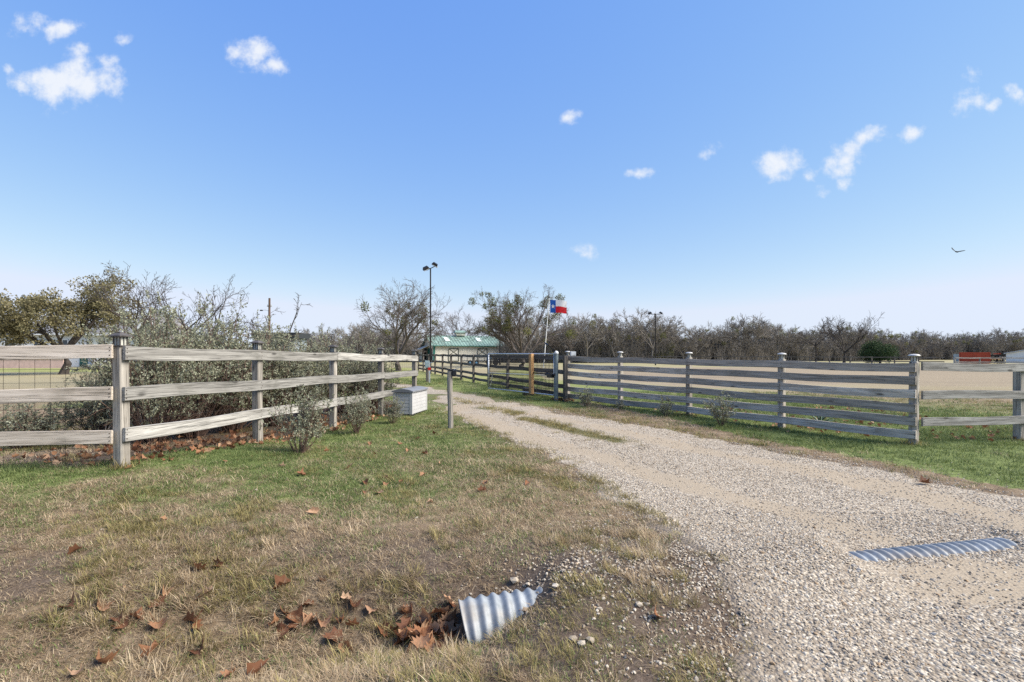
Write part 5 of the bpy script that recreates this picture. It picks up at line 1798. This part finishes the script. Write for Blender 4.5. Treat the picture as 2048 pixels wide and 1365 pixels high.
def leaf_mesh(seed):
    r = random.Random(seed)
    # five-lobed outline, unit width about 1
    ang = []; lob = r.uniform(.15, .9)
    for i, (a, L) in enumerate([(-90, .42), (-62, .30), (-38, .52), (-14, .32), (8, .60), (34, .34), (62, .52), (78, .40), (90, .66), (102, .40), (118, .52), (146, .34), (172, .60), (194, .32), (218, .52), (242, .30)]):
        L = L if L > .45 or i % 2 == 0 else L * lob + .46 * (1 - lob)
        ang.append((math.radians(a), L * r.uniform(.82, 1.15)))
    cu1, cu2, tw = r.uniform(.9, 2.8), r.uniform(-.6, 1.6), r.uniform(-1.0, 1.0)

    def bend(x, y):
        return (x * (1 - .16 * cu1), y * (1 - .08 * abs(cu2)), cu1 * .55 * x * x + cu2 * .5 * y * y + tw * x * y + r.uniform(-.02, .02))
    vs = [bend(0, 0)]; mid = []; out = []
    for a, L in ang:
        mid.append(bend(.5 * L * math.cos(a), .5 * L * math.sin(a))); out.append(bend(L * math.cos(a), L * math.sin(a)))
    n = len(ang); vs += mid + out; fs = []
    for k in range(n):
        k2 = (k + 1) % n
        fs += [(0, 1 + k, 1 + k2), (1 + k, 1 + n + k, 1 + n + k2, 1 + k2)]
    m = MB(); m.add(vs, fs)
    m.tube([bend(0, -.35), bend(0.03, -.62), bend(.05, -.8)], .012, 3, caps=False)
    return m.mesh('fallen_leaf', LEAF_MAT, True)


LM = [leaf_mesh(40 + i) for i in range(12)]
rL = random.Random(12)


def leaf(px, py, size, label, group, tilt=.45):
    x, y = gp(px, py)
    o = link('fallen_leaf', LM[rL.randrange(12)], None, (x, y, float(surf(x, y)) + size * .06 + .014), (rL.gauss(0, tilt), rL.gauss(0, tilt), rL.uniform(0, 6.28)))
    s = size * rL.uniform(.6, 1.15); o.scale = (s, s, s)
    return tag(o, label, 'leaf', group)


for (px, py) in [(809, 1208), (854, 1204), (885, 1194), (891, 1245), (891, 1264), (791, 1267), (826, 1273), (861, 1286), (891, 1281), (929, 1269), (861, 1303), (845, 1212), (905, 1252)]:
    leaf(px, py, .155, 'curled brown leaf in the heap at the culvert mouth', 'leaves heaped at the culvert mouth', .5)
for (px, py) in [(642, 1165), (690, 1180), (615, 1197), (569, 1221), (591, 1228), (617, 1233), (642, 1249), (548, 1250), (560, 1266), (588, 1259), (564, 1276), (668, 1283), (692, 1303), (684, 1230), (705, 1230), (765, 1237), (705, 1184), (564, 1175), (902, 1161)]:
    leaf(px, py, .145, 'brown leaf in the dry ditch left of the culvert mouth', 'leaves in the ditch left of the culvert')
for (px, py) in [(396, 1144), (436, 1136), (330, 1184), (316, 1201), (135, 1213), (197, 1214), (236, 1235), (246, 1252), (273, 1233), (383, 1245), (398, 1308), (205, 1334), (304, 1310), (154, 1356), (513, 1353), (460, 1358), (410, 1190), (391, 1266), (318, 1255), (150, 1108)]:
    leaf(px, py, .15, 'brown leaf on the dry grass at the lower left', 'leaves on dry grass at lower left')
leaf(326, 1045, .12, 'lone orange-brown leaf on the green lawn below the corner post', None)
leaf(1849, 971, .14, 'lone brown leaf lying on the open gravel at right', None)
leaf(1312, 1238, .11, 'lone pale leaf on dry grass right of the culvert', None)
for (px, py) in [(627, 1028), (861, 1008), (963, 985), (973, 970), (1054, 970), (1018, 948), (845, 953), (850, 910), (773, 960), (731, 970), (729, 989), (758, 990), (803, 968), (767, 973), (750, 912), (702, 934), (603, 953), (449, 926), (564, 936), (652, 905), (695, 940), (815, 905), (880, 930), (800, 890), (835, 880), (740, 890), (870, 870)]:
    leaf(px, py, .125, 'brown leaf scattered on the green lawn before the fence', 'leaves scattered on the lawn')
for i in range(22):
    u = rL.random(); p = (R4 + (FR0 - R4) * u) + NR / np.hypot(*NR) * rL.uniform(-.7, .55)
    px = 1024 + p[0] / p[1] * F; py = HOR + (CAM_H - g1(*p)) / p[1] * F
    leaf(px, py, .13, 'brown leaf caught in grass along the six-rail fence', 'leaves along the six-rail fence')
# leaf litter under the hedge: too many to count
lp_, ls_ = [], []
for i in range(900):
    s = rL.uniform(-.1, 10); off = abs(rL.gauss(0, .55)) - .25 + (.25 if rL.random() < .5 else 0)
    if rL.random() < .4: off += rL.uniform(0, 1.6)
    p = FL0 + hed * s + hn * off
    lp_.append((p[0], p[1], g1(*p) + rL.uniform(.01, .06))); ls_.append(rL.uniform(.07, .13))
for i in range(60):
    a = rL.uniform(0, 6.28); q = .4 * math.sqrt(rL.random()); p = (1.75 + q * math.cos(a), 17.1 + q * math.sin(a))
    lp_.append((*p, g1(*p) + rL.uniform(.01, .08))); ls_.append(rL.uniform(.09, .13))
for i in range(46):
    p = (rL.gauss(-.52, .16), rL.gauss(3.36, .13)); lp_.append((*p, g1(*p) + rL.uniform(.01, .09))); ls_.append(rL.uniform(.09, .16))
for i in range(240):
    p = (rL.uniform(5, 11), rL.uniform(9.6, 15)); 
    if side(FR0, FRD, *p) > -.2: continue
    lp_.append((*p, g1(*p) + .03)); ls_.append(rL.uniform(.08, .13))
scatter('leaf_litter', 'drift of dry brown leaves under the hedge and fences', 'leaf litter', np.array(lp_), euler_rand(len(lp_), .7), np.array(ls_), rng.integers(0, 12, len(lp_)), LM)

RK = [stone_mesh(900 + i, 1, .6) for i in range(4)]
for i, (px, py, s, lab) in enumerate([(1030, 1165, .042, 'largest white limestone rock above the culvert pipe'), (1112, 1176, .034, 'flat white rock right of the culvert pipe end'), (1056, 1171, .024, 'rounded white rock between the two above the pipe'),
                                     (1144, 1281, .030, 'left one of three white rocks in dry grass'), (1163, 1292, .028, 'nearest of three white rocks in dry grass'), (1181, 1284, .028, 'right one of three white rocks in dry grass'),
                                     (799, 1308, .026, 'white rock in the ditch below the leaf heap'), (1278, 1211, .028, 'pale rock on the dirt right of the gravel fan'), (1046, 1224, .036, 'tan rock lying against the pipe side')]):
    x, y = gp(px, py)
    o = link('rock', RK[i % 4], None, (x, y, float(surf(x, y)) + s * .3), (0, 0, i * 1.1)); o.scale = (s, s, s)
    tag(o, lab, 'rock')
